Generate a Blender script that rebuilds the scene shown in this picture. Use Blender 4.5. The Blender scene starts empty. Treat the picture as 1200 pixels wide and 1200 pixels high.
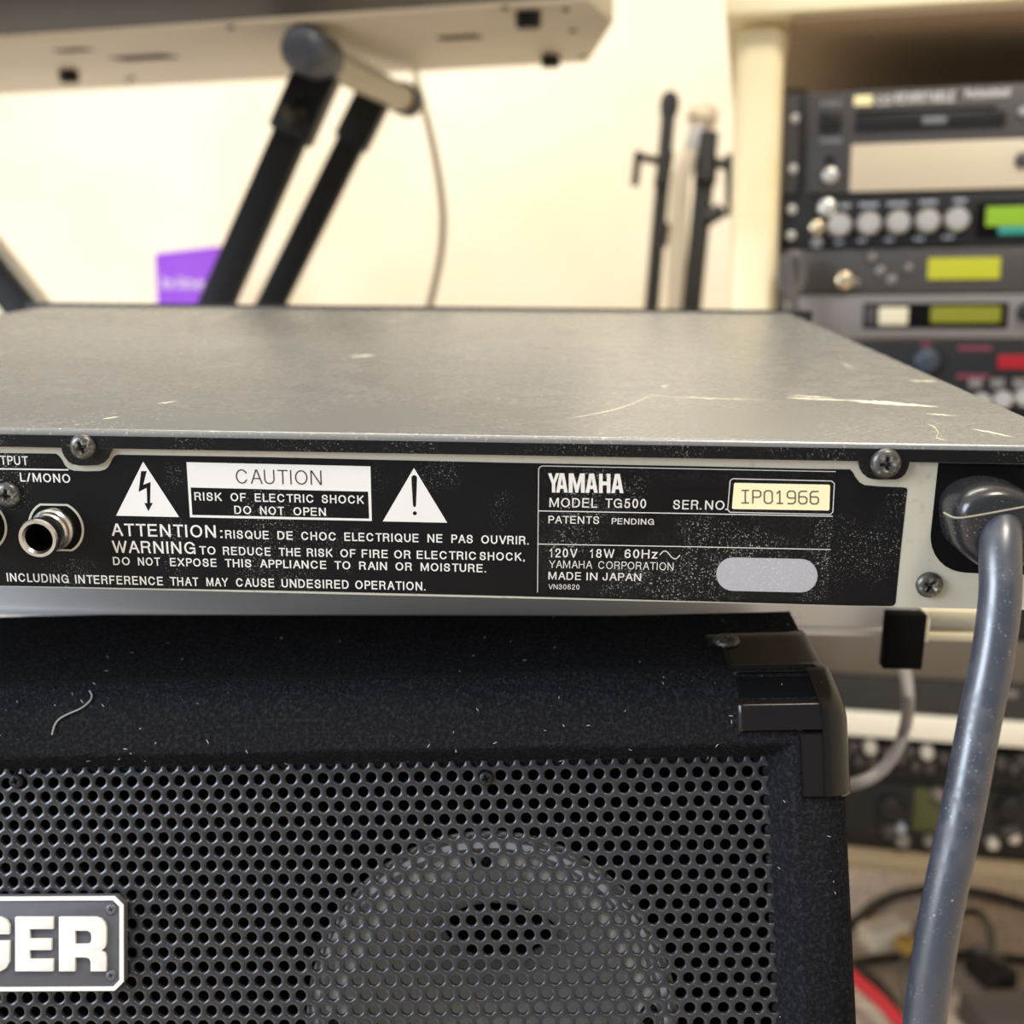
import bpy, bmesh, math, random
from mathutils import Vector, Matrix
from mathutils.geometry import tessellate_polygon
random.seed(4)
C = bpy.context.scene.collection
S = bpy.context.scene
R = math.radians
# ------------------------------------------------------------------ camera
FPX = 1302.9
PITCH = R(9.0)
CAMZ = 0.66
cd = bpy.data.cameras.new('camera'); cam = bpy.data.objects.new('camera', cd); C.objects.link(cam)
S.camera = cam
cam.location = (0, 0, CAMZ)
cam.rotation_euler = (math.pi/2 - PITCH, 0, 0)
cd.sensor_width = 36; cd.lens = FPX/1200*36
cd.clip_start = 0.01
cd.dof.use_dof = True; cd.dof.focus_distance = 0.297; cd.dof.aperture_fstop = 10.5
# ------------------------------------------------------------------ world, lights, exposure
W = bpy.data.worlds.new('world'); S.world = W; W.use_nodes = True
W.node_tree.nodes['Background'].inputs[0].default_value = (0.80, 0.88, 1.0, 1)
W.node_tree.nodes['Background'].inputs[1].default_value = 0.42
S.view_settings.view_transform = 'Standard'; S.view_settings.look = 'None'
S.view_settings.exposure = 0.0; S.view_settings.gamma = 1; S.view_settings.use_curve_mapping = False
def area(name, loc, target, size, power, col, sy=None):
    l = bpy.data.lights.new(name, 'AREA'); o = bpy.data.objects.new(name, l); C.objects.link(o)
    l.shape = 'RECTANGLE'; l.size = size; l.size_y = sy or size; l.energy = power; l.color = col
    o.location = loc
    o.rotation_euler = (Vector(target)-Vector(loc)).to_track_quat('-Z', 'Y').to_euler()
    return o
area('ceiling_lamp', (-0.15, 1.15, 2.36), (-0.15, 1.9, 0), 1.1, 25, (1.0, 0.94, 0.84), 0.35)
area('window_light', (-1.95, -0.5, 1.35), (0.1, 0.5, 0.7), 1.1, 80, (0.72, 0.84, 1.0), 1.2)
area('added_top_fill', (0.5, -0.35, 2.3), (0.15, 0.4, 0.6), 0.45, 32, (1.0, 0.91, 0.78), 0.45)  # added warm fill from above, brightens the module; not a fitting of the room
# ------------------------------------------------------------------ frames
Wc = Matrix(((1, 0, 0), (0, -math.sin(PITCH), math.cos(PITCH)), (0, -math.cos(PITCH), -math.sin(PITCH))))  # cols: right, down, forward
CW = Vector((0, 0, CAMZ))
def at(u, v, Z):
    "world point seen at photo position (u,v) at distance Z along the view axis"
    return CW + Wc @ Vector(((u-600)/FPX*Z, (v-600)/FPX*Z, Z))
def on_floor(u, v, h=0.0):
    d = Wc @ Vector(((u-600)/FPX, (v-600)/FPX, 1)); t = (h-CAMZ)/d.z
    return CW + d*t
class Frame:
    def __init__(self, origin, rot):
        self.M = Matrix.Translation(origin) @ rot.to_4x4(); self.I = self.M.inverted()
    def at(self, u, v, y=0.0):
        "point of the local plane y seen at photo position (u,v)"
        o = self.I @ CW; d = (self.I.to_3x3() @ (Wc @ Vector(((u-600)/FPX, (v-600)/FPX, 1))))
        t = (y-o.y)/d.y; p = o + d*t
        return p.x, p.z
    def loc(self, p): return self.I @ Vector(p)
# ------------------------------------------------------------------ mesh helpers
class MB:
    def __init__(s): s.v = []; s.f = []
    def add(s, vs, fs):
        n = len(s.v); s.v += [tuple(v) for v in vs]; s.f += [tuple(i+n for i in f) for f in fs]; return s
    def box(s, x0, x1, y0, y1, z0, z1):
        return s.add([(x, y, z) for x in (x0, x1) for y in (y0, y1) for z in (z0, z1)],
              [(0, 1, 3, 2), (4, 6, 7, 5), (0, 4, 5, 1), (2, 3, 7, 6), (0, 2, 6, 4), (1, 5, 7, 3)])
    def hexa(s, a, b):   # two matching quads
        return s.add(list(a)+list(b), [(3, 2, 1, 0), (4, 5, 6, 7)]+[(i, (i+1) % 4, 4+(i+1) % 4, 4+i) for i in range(4)])
    def prism(s, poly, y0, y1, holes=()):
        loops = [list(poly)]+[list(h) for h in holes]
        tri = tessellate_polygon([[Vector((p[0], p[1], 0)) for p in l] for l in loops])
        flat = [p for l in loops for p in l]; n = len(flat)
        vs = [(p[0], y0, p[1]) for p in flat]+[(p[0], y1, p[1]) for p in flat]
        fs = [tuple(t) for t in tri]
        if abs(y1-y0) > 1e-9:
            fs += [tuple(i+n for i in reversed(t)) for t in tri]
            k = 0
            for l in loops:
                m = len(l)
                fs += [(k+i, k+(i+1) % m, n+k+(i+1) % m, n+k+i) for i in range(m)]; k += m
        else: vs = vs[:n]
        return s.add(vs, fs)
    def lathe(s, prof, c=(0, 0, 0), seg=28, axis='y', sx=1, caps=True):
        "profile of (radius, height along axis toward -y)"
        vs = []; fs = []
        for r, h in prof:
            for k in range(seg):
                a = 2*math.pi*k/seg; p, q = r*math.cos(a)*sx, r*math.sin(a)
                vs.append({'y': (c[0]+p, c[1]-h, c[2]+q), 'z': (c[0]+p, c[1]+q, c[2]+h), 'x': (c[0]+h, c[1]+p, c[2]+q)}[axis])
        for i in range(len(prof)-1):
            for k in range(seg):
                fs.append((i*seg+k, i*seg+(k+1) % seg, (i+1)*seg+(k+1) % seg, (i+1)*seg+k))
        if caps:
            if prof[0][0] > 1e-7: fs.append(tuple(range(seg)))
            if prof[-1][0] > 1e-7: fs.append(tuple((len(prof)-1)*seg+k for k in reversed(range(seg))))
        return s.add(vs, fs)
    def tube(s, pts, r, seg=12, smooth=0):
        P = [Vector(p) for p in pts]
        if smooth: P = spline(P, smooth)
        rr = r if isinstance(r, (list, tuple)) else [r]*len(P)
        if len(rr) != len(P): rr = [rr[min(len(rr)-1, int(i*len(rr)/len(P)))] for i in range(len(P))]
        up = Vector((0.13, 0.2, 0.97)); vs = []; fs = []
        t = (P[1]-P[0]).normalized(); n = t.cross(up)
        if n.length < 1e-3: n = t.cross(Vector((1, 0, 0)))
        n.normalize()
        for i, p in enumerate(P):
            t = (P[min(i+1, len(P)-1)]-P[max(i-1, 0)]).normalized()
            n = (n - t*n.dot(t)).normalized(); b = t.cross(n)
            for k in range(seg):
                a = 2*math.pi*k/seg; vs.append(p+(n*math.cos(a)+b*math.sin(a))*rr[i])
        for i in range(len(P)-1):
            for k in range(seg): fs.append((i*seg+k, i*seg+(k+1) % seg, (i+1)*seg+(k+1) % seg, (i+1)*seg+k))
        fs.append(tuple(range(seg))); fs.append(tuple((len(P)-1)*seg+k for k in reversed(range(seg))))
        return s.add(vs, fs)
    def beam(s, p0, p1, w, h, up=(0, 1, 0)):
        p0, p1 = Vector(p0), Vector(p1); t = (p1-p0).normalized(); u = Vector(up); a = t.cross(u).normalized()*w/2; b = a.cross(t).normalized()*h/2
        return s.hexa([p0-a-b, p0+a-b, p0+a+b, p0-a+b], [p1-a-b, p1+a-b, p1+a+b, p1-a+b])
    def mesh(s, name, mat, bevel=0, ang=32, segs=2):
        me = bpy.data.meshes.new(name); me.from_pydata(s.v, [], s.f)
        bm = bmesh.new(); bm.from_mesh(me)
        bmesh.ops.recalc_face_normals(bm, faces=bm.faces)
        if bevel:
            ed = [e for e in bm.edges if len(e.link_faces) == 2 and e.calc_face_angle(0) > R(30)]
            bmesh.ops.bevel(bm, geom=ed, offset=bevel, segments=segs, profile=0.5, affect='EDGES', clamp_overlap=True)
        bm.to_mesh(me); bm.free()
        me.shade_smooth(); me.set_sharp_from_angle(angle=R(ang))
        if mat: me.materials.append(mat)
        return me
    def obj(s, name, mat, parent=None, bevel=0, label=None, ang=32, segs=2):
        return link(name, s.mesh(name, mat, bevel, ang, segs), parent, label)
def link(name, me, parent=None, label=None):
    o = bpy.data.objects.new(name, me); C.objects.link(o)
    if parent: o.parent = parent
    if label: o['label'] = label
    return o
def spline(P, n):
    out = []
    for i in range(len(P)-1):
        a, b, c, d = P[max(i-1, 0)], P[i], P[i+1], P[min(i+2, len(P)-1)]
        for k in range(n):
            t = k/n
            out.append(0.5*((2*b)+(c-a)*t+(2*a-5*b+4*c-d)*t*t+(3*b-a-3*c+d)*t**3))
    out.append(P[-1]); return out
def thing(name, label, cat, M=None, group=None):
    o = bpy.data.objects.new(name, None); C.objects.link(o); o.empty_display_size = 0.05
    if M is not None: o.matrix_world = M
    o['label'] = label; o['category'] = cat
    if group: o['group'] = group
    return o
def tag(o, label, cat, group=None):
    o['label'] = label; o['category'] = cat
    if group: o['group'] = group
    return o
def struct(o): o['kind'] = 'structure'; return o
# ------------------------------------------------------------------ materials
def mat(name, col, rough=0.5, metal=0.0, spec=0.5, coat=0.0, emit=None, vary=None, bump=None, dust=None, speck=None, alpha=None):
    m = bpy.data.materials.new(name); m.use_nodes = True; nt = m.node_tree; N = nt.nodes; L = nt.links
    b = N['Principled BSDF']
    b.inputs['Base Color'].default_value = (*col, 1); b.inputs['Roughness'].default_value = rough
    b.inputs['Metallic'].default_value = metal; b.inputs['Specular IOR Level'].default_value = spec
    b.inputs['Coat Weight'].default_value = coat; b.inputs['Coat Roughness'].default_value = 0.1
    if emit: b.inputs['Emission Color'].default_value = (*emit[0], 1); b.inputs['Emission Strength'].default_value = emit[1]
    tc = N.new('ShaderNodeTexCoord')
    def noise(scale, detail=3, rough_=0.55):
        n = N.new('ShaderNodeTexNoise'); n.inputs['Scale'].default_value = scale; n.inputs['Detail'].default_value = detail
        n.inputs['Roughness'].default_value = rough_; L.new(tc.outputs['Object'], n.inputs['Vector']); return n.outputs['Fac']
    def ramp(src, a, c):
        r = N.new('ShaderNodeMapRange'); r.interpolation_type = 'SMOOTHSTEP'; L.new(src, r.inputs[0])
        r.inputs[1].default_value = a; r.inputs[2].default_value = c; return r.outputs[0]
    def mul(a, c):
        r = N.new('ShaderNodeMath'); r.operation = 'MULTIPLY'; L.new(a, r.inputs[0])
        if isinstance(c, float): r.inputs[1].default_value = c
        else: L.new(c, r.inputs[1])
        return r.outputs[0]
    def mix(f, a, c):
        r = N.new('ShaderNodeMix'); r.data_type = 'RGBA'; L.new(f, r.inputs[0])
        if isinstance(a, tuple): r.inputs[6].default_value = (*a, 1)
        else: L.new(a, r.inputs[6])
        r.inputs[7].default_value = (*c, 1); return r.outputs[2]
    cur = None
    if vary:                       # (scale, second colour, lo, hi)
        cur = mix(ramp(noise(vary[0]), vary[2], vary[3]), col, vary[1])
    dustf = None
    if dust:                       # list of (scale, lo, hi, colour, patch scale, patch lo, patch hi, strength)
        for sc, lo, hi, dc, ps, pl, ph, st in dust:
            f = mul(ramp(noise(sc, 2, 0.6), lo, hi), mul(ramp(noise(ps, 2), pl, ph), float(st)))
            cur = mix(f, cur if cur is not None else col, dc)
            dustf = f
    if cur is not None: L.new(cur, b.inputs['Base Color'])
    if dustf is not None:
        r = N.new('ShaderNodeMapRange'); L.new(dustf, r.inputs[0]); r.inputs[3].default_value = rough; r.inputs[4].default_value = 0.9
        L.new(r.outputs[0], b.inputs['Roughness'])
    if bump:                       # (scale, strength, distance)
        bn = N.new('ShaderNodeBump'); bn.inputs['Strength'].default_value = bump[1]; bn.inputs['Distance'].default_value = bump[2]
        L.new(noise(bump[0], 4, 0.6), bn.inputs['Height']); L.new(bn.outputs[0], b.inputs['Normal'])
    return m
def srgb(r, g, b):
    return tuple(((c/255+0.055)/1.055)**2.4 if c > 10 else c/255/12.92 for c in (r, g, b))
DUST = (0.55, 0.52, 0.47)
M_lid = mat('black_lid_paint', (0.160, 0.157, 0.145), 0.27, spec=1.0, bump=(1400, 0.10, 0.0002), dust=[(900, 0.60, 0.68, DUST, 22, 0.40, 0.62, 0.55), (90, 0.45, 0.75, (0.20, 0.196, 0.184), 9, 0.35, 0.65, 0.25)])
M_lip = mat('black_lip_paint', (0.004, 0.004, 0.0045), 0.42, spec=.22, bump=(1500, 0.25, 0.0002), dust=[(2600, 0.64, 0.70, DUST, 60, 0.46, 0.64, 0.6)])
M_beige = mat('light_grey_panel_paint', srgb(184, 180, 163), 0.45, vary=(300, srgb(158, 151, 132), 0.55, 0.8))
M_print = mat('black_print', (0.0045, 0.0045, 0.005), 0.42, spec=.16, bump=(1500, 0.2, 0.0001), dust=[(2400, 0.62, 0.68, DUST, 38, 0.50, 0.64, 0.6)])
M_plate = mat('black_plate_sticker', (0.003, 0.003, 0.0034), 0.30, spec=.2, dust=[(1100, 0.4, 0.7, (0.014, 0.0135, 0.014), 55, 0.42, 0.52, 0.8), (2200, 0.60, 0.67, DUST, 40, 0.46, 0.62, 0.65)])
M_white = mat('white_print', srgb(224, 220, 214), 0.5)
M_gtext = mat('grey_print', srgb(222, 216, 210), 0.5)
M_cream = mat('cream_serial_sticker', srgb(246, 232, 186), 0.45)
M_ink = mat('dark_ink', srgb(84, 78, 66), 0.5)
M_oval = mat('silver_oval_print', srgb(168, 165, 170), 0.45, dust=[(2600, 0.60, 0.68, (0.75, 0.75, 0.75), 50, 0.35, 0.6, 0.5)])
M_screw = mat('black_zinc_screw', (0.09, 0.087, 0.082), 0.34, metal=0.6, dust=[(900, 0.50, 0.62, (0.42, 0.38, 0.30), 150, 0.40, 0.62, 0.6)])
M_hole = mat('dark_hole', (0.003, 0.003, 0.003), 0.8, spec=.1)
M_chrome = mat('nickel_jack', (0.62, 0.60, 0.57), 0.20, metal=1.0)
M_grom = mat('black_grommet_rubber', (0.016, 0.016, 0.018), 0.26, coat=0.15, dust=[(2200, 0.66, 0.71, DUST, 80, 0.45, 0.65, 0.5)])
M_cord = mat('grey_cord', srgb(50, 53, 63), 0.33, spec=1.0, dust=[(2000, 0.68, 0.72, (0.7, 0.7, 0.7), 60, 0.4, 0.6, 0.8), (200, 0.4, 0.7, srgb(72, 72, 80), 40, 0.4, 0.6, 0.4)])
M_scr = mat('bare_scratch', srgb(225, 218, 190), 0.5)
M_silver = mat('silver_case', srgb(250, 245, 240), 0.5)
M_blk = mat('black_plastic', (0.009, 0.009, 0.009), 0.45, spec=.35)
M_blkg = mat('glossy_black_plastic', (0.008, 0.0062, 0.0052), 0.20, spec=.32)
M_steel = mat('black_painted_steel', (0.012, 0.0115, 0.0115), 0.60, spec=.3)
M_cream2 = mat('cream_painted_metal', srgb(214, 205, 176), 0.45)
M_carp = mat('black_carpet_cover', (0.010, 0.010, 0.0115), 0.95, spec=0.06, vary=(800, (0.026, 0.027, 0.032), 0.42, 0.75), bump=(1100, 1.0, 0.0012), dust=[(1100, 0.70, 0.76, (0.4, 0.4, 0.42), 60, 0.40, 0.65, 0.5)])
M_fuzz = mat('carpet_fibre', (0.05, 0.05, 0.058), 0.9, spec=0.1)
M_lint = mat('pale_lint', (0.5, 0.49, 0.47), 0.8)
M_grille = mat('dark_grey_grille', (0.019, 0.019, 0.021), 0.31, spec=0.7, bump=(2500, 0.1, 0.0001))
M_cone = mat('grey_horn_plastic', (0.75, 0.73, 0.68), 0.30, spec=0.6)
M_badge = mat('dark_grey_badge', srgb(84, 84, 90), 0.45, bump=(1800, 0.2, 0.0001))
M_bwhite = mat('off_white_badge_letter', srgb(222, 218, 210), 0.4)
# ------------------------------------------------------------------ room
M_wall = mat('cream_wall', srgb(238, 227, 207), 0.85, vary=(2.2, srgb(233, 220, 194), 0.35, 0.7))
M_ceil = mat('white_ceiling', srgb(240, 238, 232), 0.9)
M_floor = mat('brown_carpet', srgb(238, 222, 204), 0.95, spec=0.1, vary=(90, srgb(204, 186, 168), 0.42, 0.62), bump=(400, 1, 0.004))
m = MB(); m.box(-2.2, 2.2, -1.6, 2.66, -0.06, 0); struct(m.obj('floor', M_floor))
m = MB(); m.box(-2.2, 2.2, -1.6, 2.66, 2.42, 2.48); struct(m.obj('ceiling', M_ceil))
m = MB(); m.box(-2.2, 2.2, 2.60, 2.66, 0, 2.42); struct(m.obj('wall_back', M_wall))
m = MB(); m.box(2.2, 2.26, -1.6, 2.66, 0, 2.42); struct(m.obj('wall_right', M_wall))
m = MB(); m.box(-2.26, -2.2, -1.6, 2.66, 0, 2.42); struct(m.obj('wall_left', M_wall))
m = MB(); m.box(-2.2, 2.2, 2.585, 2.60, 0, 0.09); struct(m.obj('baseboard_back', M_ceil, bevel=0.004))
# ------------------------------------------------------------------ the rack module seen from behind
ax, ay, az = 0.26035, 0.04688, 0.01934
RB = Matrix.Rotation(az, 3, 'Z') @ Matrix.Rotation(ay, 3, 'Y') @ Matrix.Rotation(ax, 3, 'X') @ Matrix(((1, 0, 0), (0, 0, -1), (0, 1, 0)))
Ru = Wc @ RB
Cu = Vector((0.0073924, -0.27938819, 0.09812716))
UF = Frame(CW - Ru @ Cu, Ru)
XW, XL, UD, UH, LIP = 0.1373, -0.3045, 0.3913, 0.044, 0.03897
unit = thing('synthesizer_module', 'black rack-mount synthesizer module with scratched grey-sheened lid and white-printed rear panel', 'synthesizer', UF.M)
P = lambda pts, y=0.0: [UF.at(u, v, y) for u, v in pts]
T = 0.0012
def arc_pts(pts, n=5):      # round a polyline of px points
    return [(p.x, p.y) for p in spline([Vector((a, b, 0)) for a, b in pts], n)]
# cover: top, two sides, rear lip with two screw tabs, soft folded edge
m = MB()
prof = []
r = 0.0016
for k in range(7):
    a = math.pi/2*k/6; prof.append((r - r*math.cos(a)-T, UH - r + r*math.sin(a)))      # (y,z)
nx = 2
outer = [(-T, LIP)] + prof + [(UD, UH)]
inner = [(UD, UH-T), (r, UH-T), (0, LIP+0.0002)]
sec = outer+inner
n = len(sec)
m.add([(x, y, z) for x in (XL, XW) for y, z in sec], [(i, (i+1) % n, n+(i+1) % n, n+i) for i in range(n)]+[tuple(range(n)), tuple(range(2*n-1, n-1, -1))])
m.box(XL, XL+T, 0.0, UD, 0.001, UH-0.001); m.box(XW-T, XW, 0.0, UD, 0.001, UH-0.001)
m.obj('cover', M_lid, unit, ang=50)
for tab in ([(71.7, 522), (71.9, 525), (73, 530), (75.8, 535.8), (80, 540.8), (85, 544), (93, 545.6), (104, 545.6), (115, 545), (121, 542.5), (125.2, 538), (128, 531.5), (131.7, 525), (131.7, 522)],
            [(1006.5, 540), (1006.7, 543), (1008.4, 550), (1011.5, 555.5), (1016.5, 559.6), (1022, 561.4), (1030, 562), (1050.4, 561.8), (1056, 559.8), (1060.9, 555.5), (1064, 549), (1065.5, 544), (1066, 540)]):
    m = MB(); m.prism(P(tab, -T), -T, -0.0001); m.obj('lip_tab', M_lip, unit)
# black face of the lip
m = MB(); m.box(XL+0.0003, XW-0.0003, -T-0.00012, -T, LIP+0.0001, UH-r-0.0001); m.obj('lip_face', M_lip, unit)
m = MB(); m.box(XL+T, XW-T, 0.0, 0.0012, 0.0, UH-T*1.2); m.obj('rear_panel', M_beige, unit, label='light grey painted rear panel')
m = MB(); m.box(XL+T, XW-T, 0.0012, UD, 0.0, 0.0012); m.obj('bottom_plate', M_beige, unit)
m = MB(); m.box(XL-0.018, XW+0.014, UD, UD+0.003, -0.0005, UH+0.0015); m.obj('front_panel', M_steel, unit, bevel=0.0005)
Y1, Y2, Y3, Y4 = -0.00008, -0.00014, -0.00020, -0.00026
printed = [(-700, 522.5), (0, 530.8), (60, 531.5), (65.8, 531.7), (69.5, 534.5), (72.5, 538.5), (75.8, 545), (80, 549.3), (86.7, 551.5), (101, 552.2), (116.7, 552), (123, 550.2), (126.7, 547.4), (129.5, 542.5), (131.7, 538), (134.2, 534.3), (138, 532.8),
  (310, 535.7), (600, 542.3), (800, 546), (950, 549.4), (996, 550), (999.5, 553.5), (1002.5, 559.4), (1007, 565), (1013, 568.4), (1030, 569.9), (1058, 571), (1062.5, 571.9), (1063.3, 574.5), (1056, 640), (1049.5, 706), (1047.5, 709.5), (1043, 710.2), (1000, 709.6), (600, 698.4), (320, 691.8), (0, 686.3), (-700, 673.8)]
m = MB(); m.prism(P(printed), Y1, 0.0); m.obj('printed_field', M_print, unit, label='black printed field carrying white safety text')
inlet = [(1099.6, 541), (1090.6, 625), (1090.6, 633), (1092, 641), (1095.6, 650), (1101, 657.5), (1107, 663), (1114.7, 667.2), (1122, 669.6), (1130.7, 671), (1150, 672), (1200, 673.4), (1228, 674), (1237, 550), (1238, 545)]
m = MB(); m.prism(P(inlet), Y1, 0.0); m.obj('inlet_recess', M_hole, unit)
# words
def arc(cx, cy, rx, ry, a0, a1, n=10): return [(cx+rx*math.cos(R(a0+(a1-a0)*i/n)), cy+ry*math.sin(R(a0+(a1-a0)*i/n))) for i in range(n+1)]
def sm2(pts, n=3): return [(p.x, p.y) for p in spline([Vector((a, b, 0)) for a, b in pts], n)]
GL = {   # sans-serif capitals: (advance width, strokes)
 'A': (.74, [[(0, 0), (.46, 1), (.54, 1), (1, 0)], [(.19, .36), (.81, .36)]]), 'B': (.66, [[(0, 0), (0, 1), (.62, 1)]+arc(.62, .77, .30, .23, 90, -90, 6)[1:]+[(0, .54)], [(0, 0), (.65, 0)]+arc(.65, .27, .35, .27, -90, 90, 6)[1:]]),
 'C': (.76, [arc(.5, .5, .5, .5, 32, 328, 18)]), 'D': (.70, [[(0, 0), (0, 1), (.48, 1)]+arc(.48, .5, .52, .5, 90, -90, 10)[1:]+[(0, 0), (0, .1)]]),
 'E': (.62, [[(1, 1), (0, 1), (0, 0), (1, 0)], [(0, .53), (.92, .53)]]), 'F': (.58, [[(1, 1), (0, 1), (0, 0)], [(0, .50), (.88, .50)]]),
 'G': (.79, [arc(.5, .5, .5, .5, 34, 318, 18)+[(.97, .22), (.97, .47), (.56, .47)], [(.97, .30), (.97, 0)]]), 'H': (.68, [[(0, 0), (0, 1)], [(1, 0), (1, 1)], [(0, .53), (1, .53)]]),
 'I': (.14, [[(.5, 0), (.5, 1)]]), 'J': (.50, [[(1, 1), (1, .28)]+arc(.5, .26, .5, .26, 0, -180, 8)+[(0, .34)]]), 'K': (.68, [[(0, 0), (0, 1)], [(.97, 1), (.02, .36)], [(.36, .60), (1, 0)]]),
 'L': (.54, [[(0, 1), (0, 0), (1, 0)]]), 'M': (.84, [[(0, 0), (0, 1), (.07, 1), (.5, .04), (.93, 1), (1, 1), (1, 0)]]), 'N': (.70, [[(0, 0), (0, 1), (.06, 1), (.94, 0), (1, 0), (1, 1)]]),
 'O': (.80, [arc(.5, .5, .5, .5, 90, 452, 24)]), 'P': (.62, [[(0, 0), (0, 1), (.64, 1)]+arc(.64, .735, .36, .265, 90, -90, 8)[1:]+[(0, .47)]]), 'Q': (.80, [arc(.5, .5, .5, .5, 90, 452, 24), [(.62, .24), (.98, -.04)]]),
 'R': (.67, [[(0, 0), (0, 1), (.66, 1)]+arc(.66, .755, .32, .245, 90, -90, 8)[1:]+[(0, .51)], sm2([(.60, .51), (.82, .44), (.90, .26), (.93, .08), (1, 0)])]),
 'S': (.66, [sm2([(.94, .72), (.84, .93), (.50, 1.0), (.17, .93), (.06, .74), (.20, .59), (.50, .52), (.84, .42), (.98, .25), (.84, .06), (.50, 0), (.14, .07), (.02, .31)])]),
 'T': (.66, [[(0, 1), (1, 1)], [(.5, 1), (.5, 0)]]), 'U': (.67, [[(0, 1), (0, .38)]+arc(.5, .34, .5, .34, 180, 360, 12)+[(1, .38), (1, 1)]]), 'V': (.72, [[(0, 1), (.47, 0), (.53, 0), (1, 1)]]),
 'W': (1.02, [[(0, 1), (.24, 0), (.27, 0), (.5, 1), (.73, 0), (.76, 0), (1, 1)]]), 'X': (.7, [[(0, 0), (1, 1)], [(0, 1), (1, 0)]]), 'Y': (.72, [[(0, 1), (.5, .42), (1, 1)], [(.5, .44), (.5, 0)]]),
 'Z': (.64, [[(0, 1), (1, 1), (0, 0), (1, 0)]]), 'z': (.48, [[(0, .70), (1, .70), (0, 0), (1, 0)]]), '0': (.54, [arc(.5, .5, .5, .5, 90, 452, 20)]), '1': (.40, [[(.05, .76), (.30, .80), (.60, .97), (.62, 1), (.62, 0)]]),
 '2': (.54, [sm2([(.03, .68), (.14, .93), (.5, 1), (.90, .90), (.95, .68), (.72, .46), (.26, .24), (.02, 0)])+[(.98, 0)]]), '3': (.54, [sm2([(.04, .74), (.2, .95), (.5, 1), (.84, .93), (.92, .74), (.78, .58), (.42, .54)]), sm2([(.42, .54), (.84, .48), (.98, .28), (.86, .07), (.5, 0), (.14, .06), (0, .28)])]),
 '5': (.54, [[(.90, 1), (.20, 1), (.08, .50)]+sm2([(.08, .50), (.26, .60), (.55, .64), (.90, .54), (.99, .32), (.86, .07), (.48, 0), (.12, .06), (0, .25)])]), '6': (.54, [sm2([(.92, .84), (.78, .97), (.52, 1), (.16, .88), (.02, .50), (.08, .14), (.48, 0), (.88, .10), (.98, .32), (.84, .53), (.50, .59), (.16, .50), (.04, .34)])]),
 '8': (.54, [arc(.5, .765, .42, .235, 90, 452, 14), arc(.5, .27, .5, .27, 90, 452, 14)]), '.': (.13, [[(.5, .0), (.5, .012)]]), ',': (.13, [[(.7, .02), (.3, -.12)]]), ':': (.13, [[(.5, .08), (.5, .092)], [(.5, .72), (.5, .732)]]), '/': (.40, [[(0, 0), (1, 1)]]),
 'r': (.30, [[(0, 0), (0, .7)], [(0, .45), (.4, .68), (1, .70)]]), 'o': (.50, [arc(.5, .35, .5, .35, 90, 452, 14)]), 'f': (.34, [[(.4, 0), (.4, .85), (.6, 1), (1, 1)], [(0, .68), (.9, .68)]]), 'e': (.50, [[(0, .36), (1, .36)]+arc(.5, .35, .5, .35, 5, 320, 12)]),
 's': (.44, [sm2([(.94, .55), (.5, .70), (.08, .54), (.5, .36), (.95, .18), (.5, 0), (.03, .17)])]), 'i': (.12, [[(.5, 0), (.5, .68)], [(.5, .92), (.5, .96)]]), 'n': (.46, [[(0, 0), (0, .7)], [(0, .5), (.4, .7), (.85, .62), (1, .4), (1, 0)]]), 'a': (.48, [arc(.5, .35, .5, .35, 0, 360, 12), [(1, .68), (1, 0)]]), 'l': (.12, [[(.5, 0), (.5, 1)]])}
def stroke_strip(pts, w, vs, fs):
    "mitred flat strip of width w along 2D points, square ends"
    P_ = [Vector(p) for p in pts]; P_ = [p for i, p in enumerate(P_) if i == 0 or (p-P_[i-1]).length > 1e-5]
    closed = (P_[0]-P_[-1]).length < 0.06 and len(P_) > 6
    d0 = (P_[1]-P_[0]).normalized(); d1 = (P_[-1]-P_[-2]).normalized()
    if not closed: P_[0] = P_[0]-d0*w*.5; P_[-1] = P_[-1]+d1*w*.5
    n0 = len(vs)
    for i, p in enumerate(P_):
        a = (P_[i]-P_[i-1]).normalized() if i else (d1 if closed else d0)
        b = (P_[i+1]-P_[i]).normalized() if i < len(P_)-1 else (d0 if closed else d1)
        t = a+b
        t = t.normalized() if t.length > .2 else a
        n = Vector((-t.y, t.x)); k = 1/max(.5, n.dot(Vector((-a.y, a.x))))
        vs += [p+n*w/2*k, p-n*w/2*k]
    for i in range(len(P_)-1): fs.append((n0+2*i, n0+2*i+1, n0+2*i+3, n0+2*i+2))
def word(txt, u0, u1, v0, v1, h, frame, y, sw):
    vs = []; fs = []; x = 0; gap = .20 if len(txt) > 1 else 0
    for ch in txt:
        w, st = GL[ch]
        for s_ in st:
            stroke_strip([(x+sw/2+p[0]*(w-sw) if w > .2 else x+w/2, sw/2+p[1]*(1-sw)) for p in s_], sw, vs, fs)
        x += w+gap*(.6 if ch in 'LTVYAPWr' else 1)
    xs = [v.x for v in vs]; x0, x1 = min(xs), max(xs)
    a = Vector(frame.at(u0, v0, y)); b = Vector(frame.at(u1, v1, y)); um, vm = (u0+u1)/2, (v0+v1)/2
    H = (Vector(frame.at(um, vm-h, y))-Vector(frame.at(um, vm, y))).y
    out = []
    for v in vs:
        q = a+(b-a)*((v.x-x0)/(x1-x0)); out.append((q.x, y, q.y+v.y*H))
    return out, fs
def text(words, matl, parent=unit, frame=UF, y=Y2, bold=0.0, name='lettering', label=None):
    mb = MB()
    for w in words: mb.add(*word(*w, frame, y, .125+bold))
    me = bpy.data.meshes.new(name); me.from_pydata(mb.v, [], mb.f); me.materials.append(matl); o = link(name, me, parent, label); return o
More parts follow.
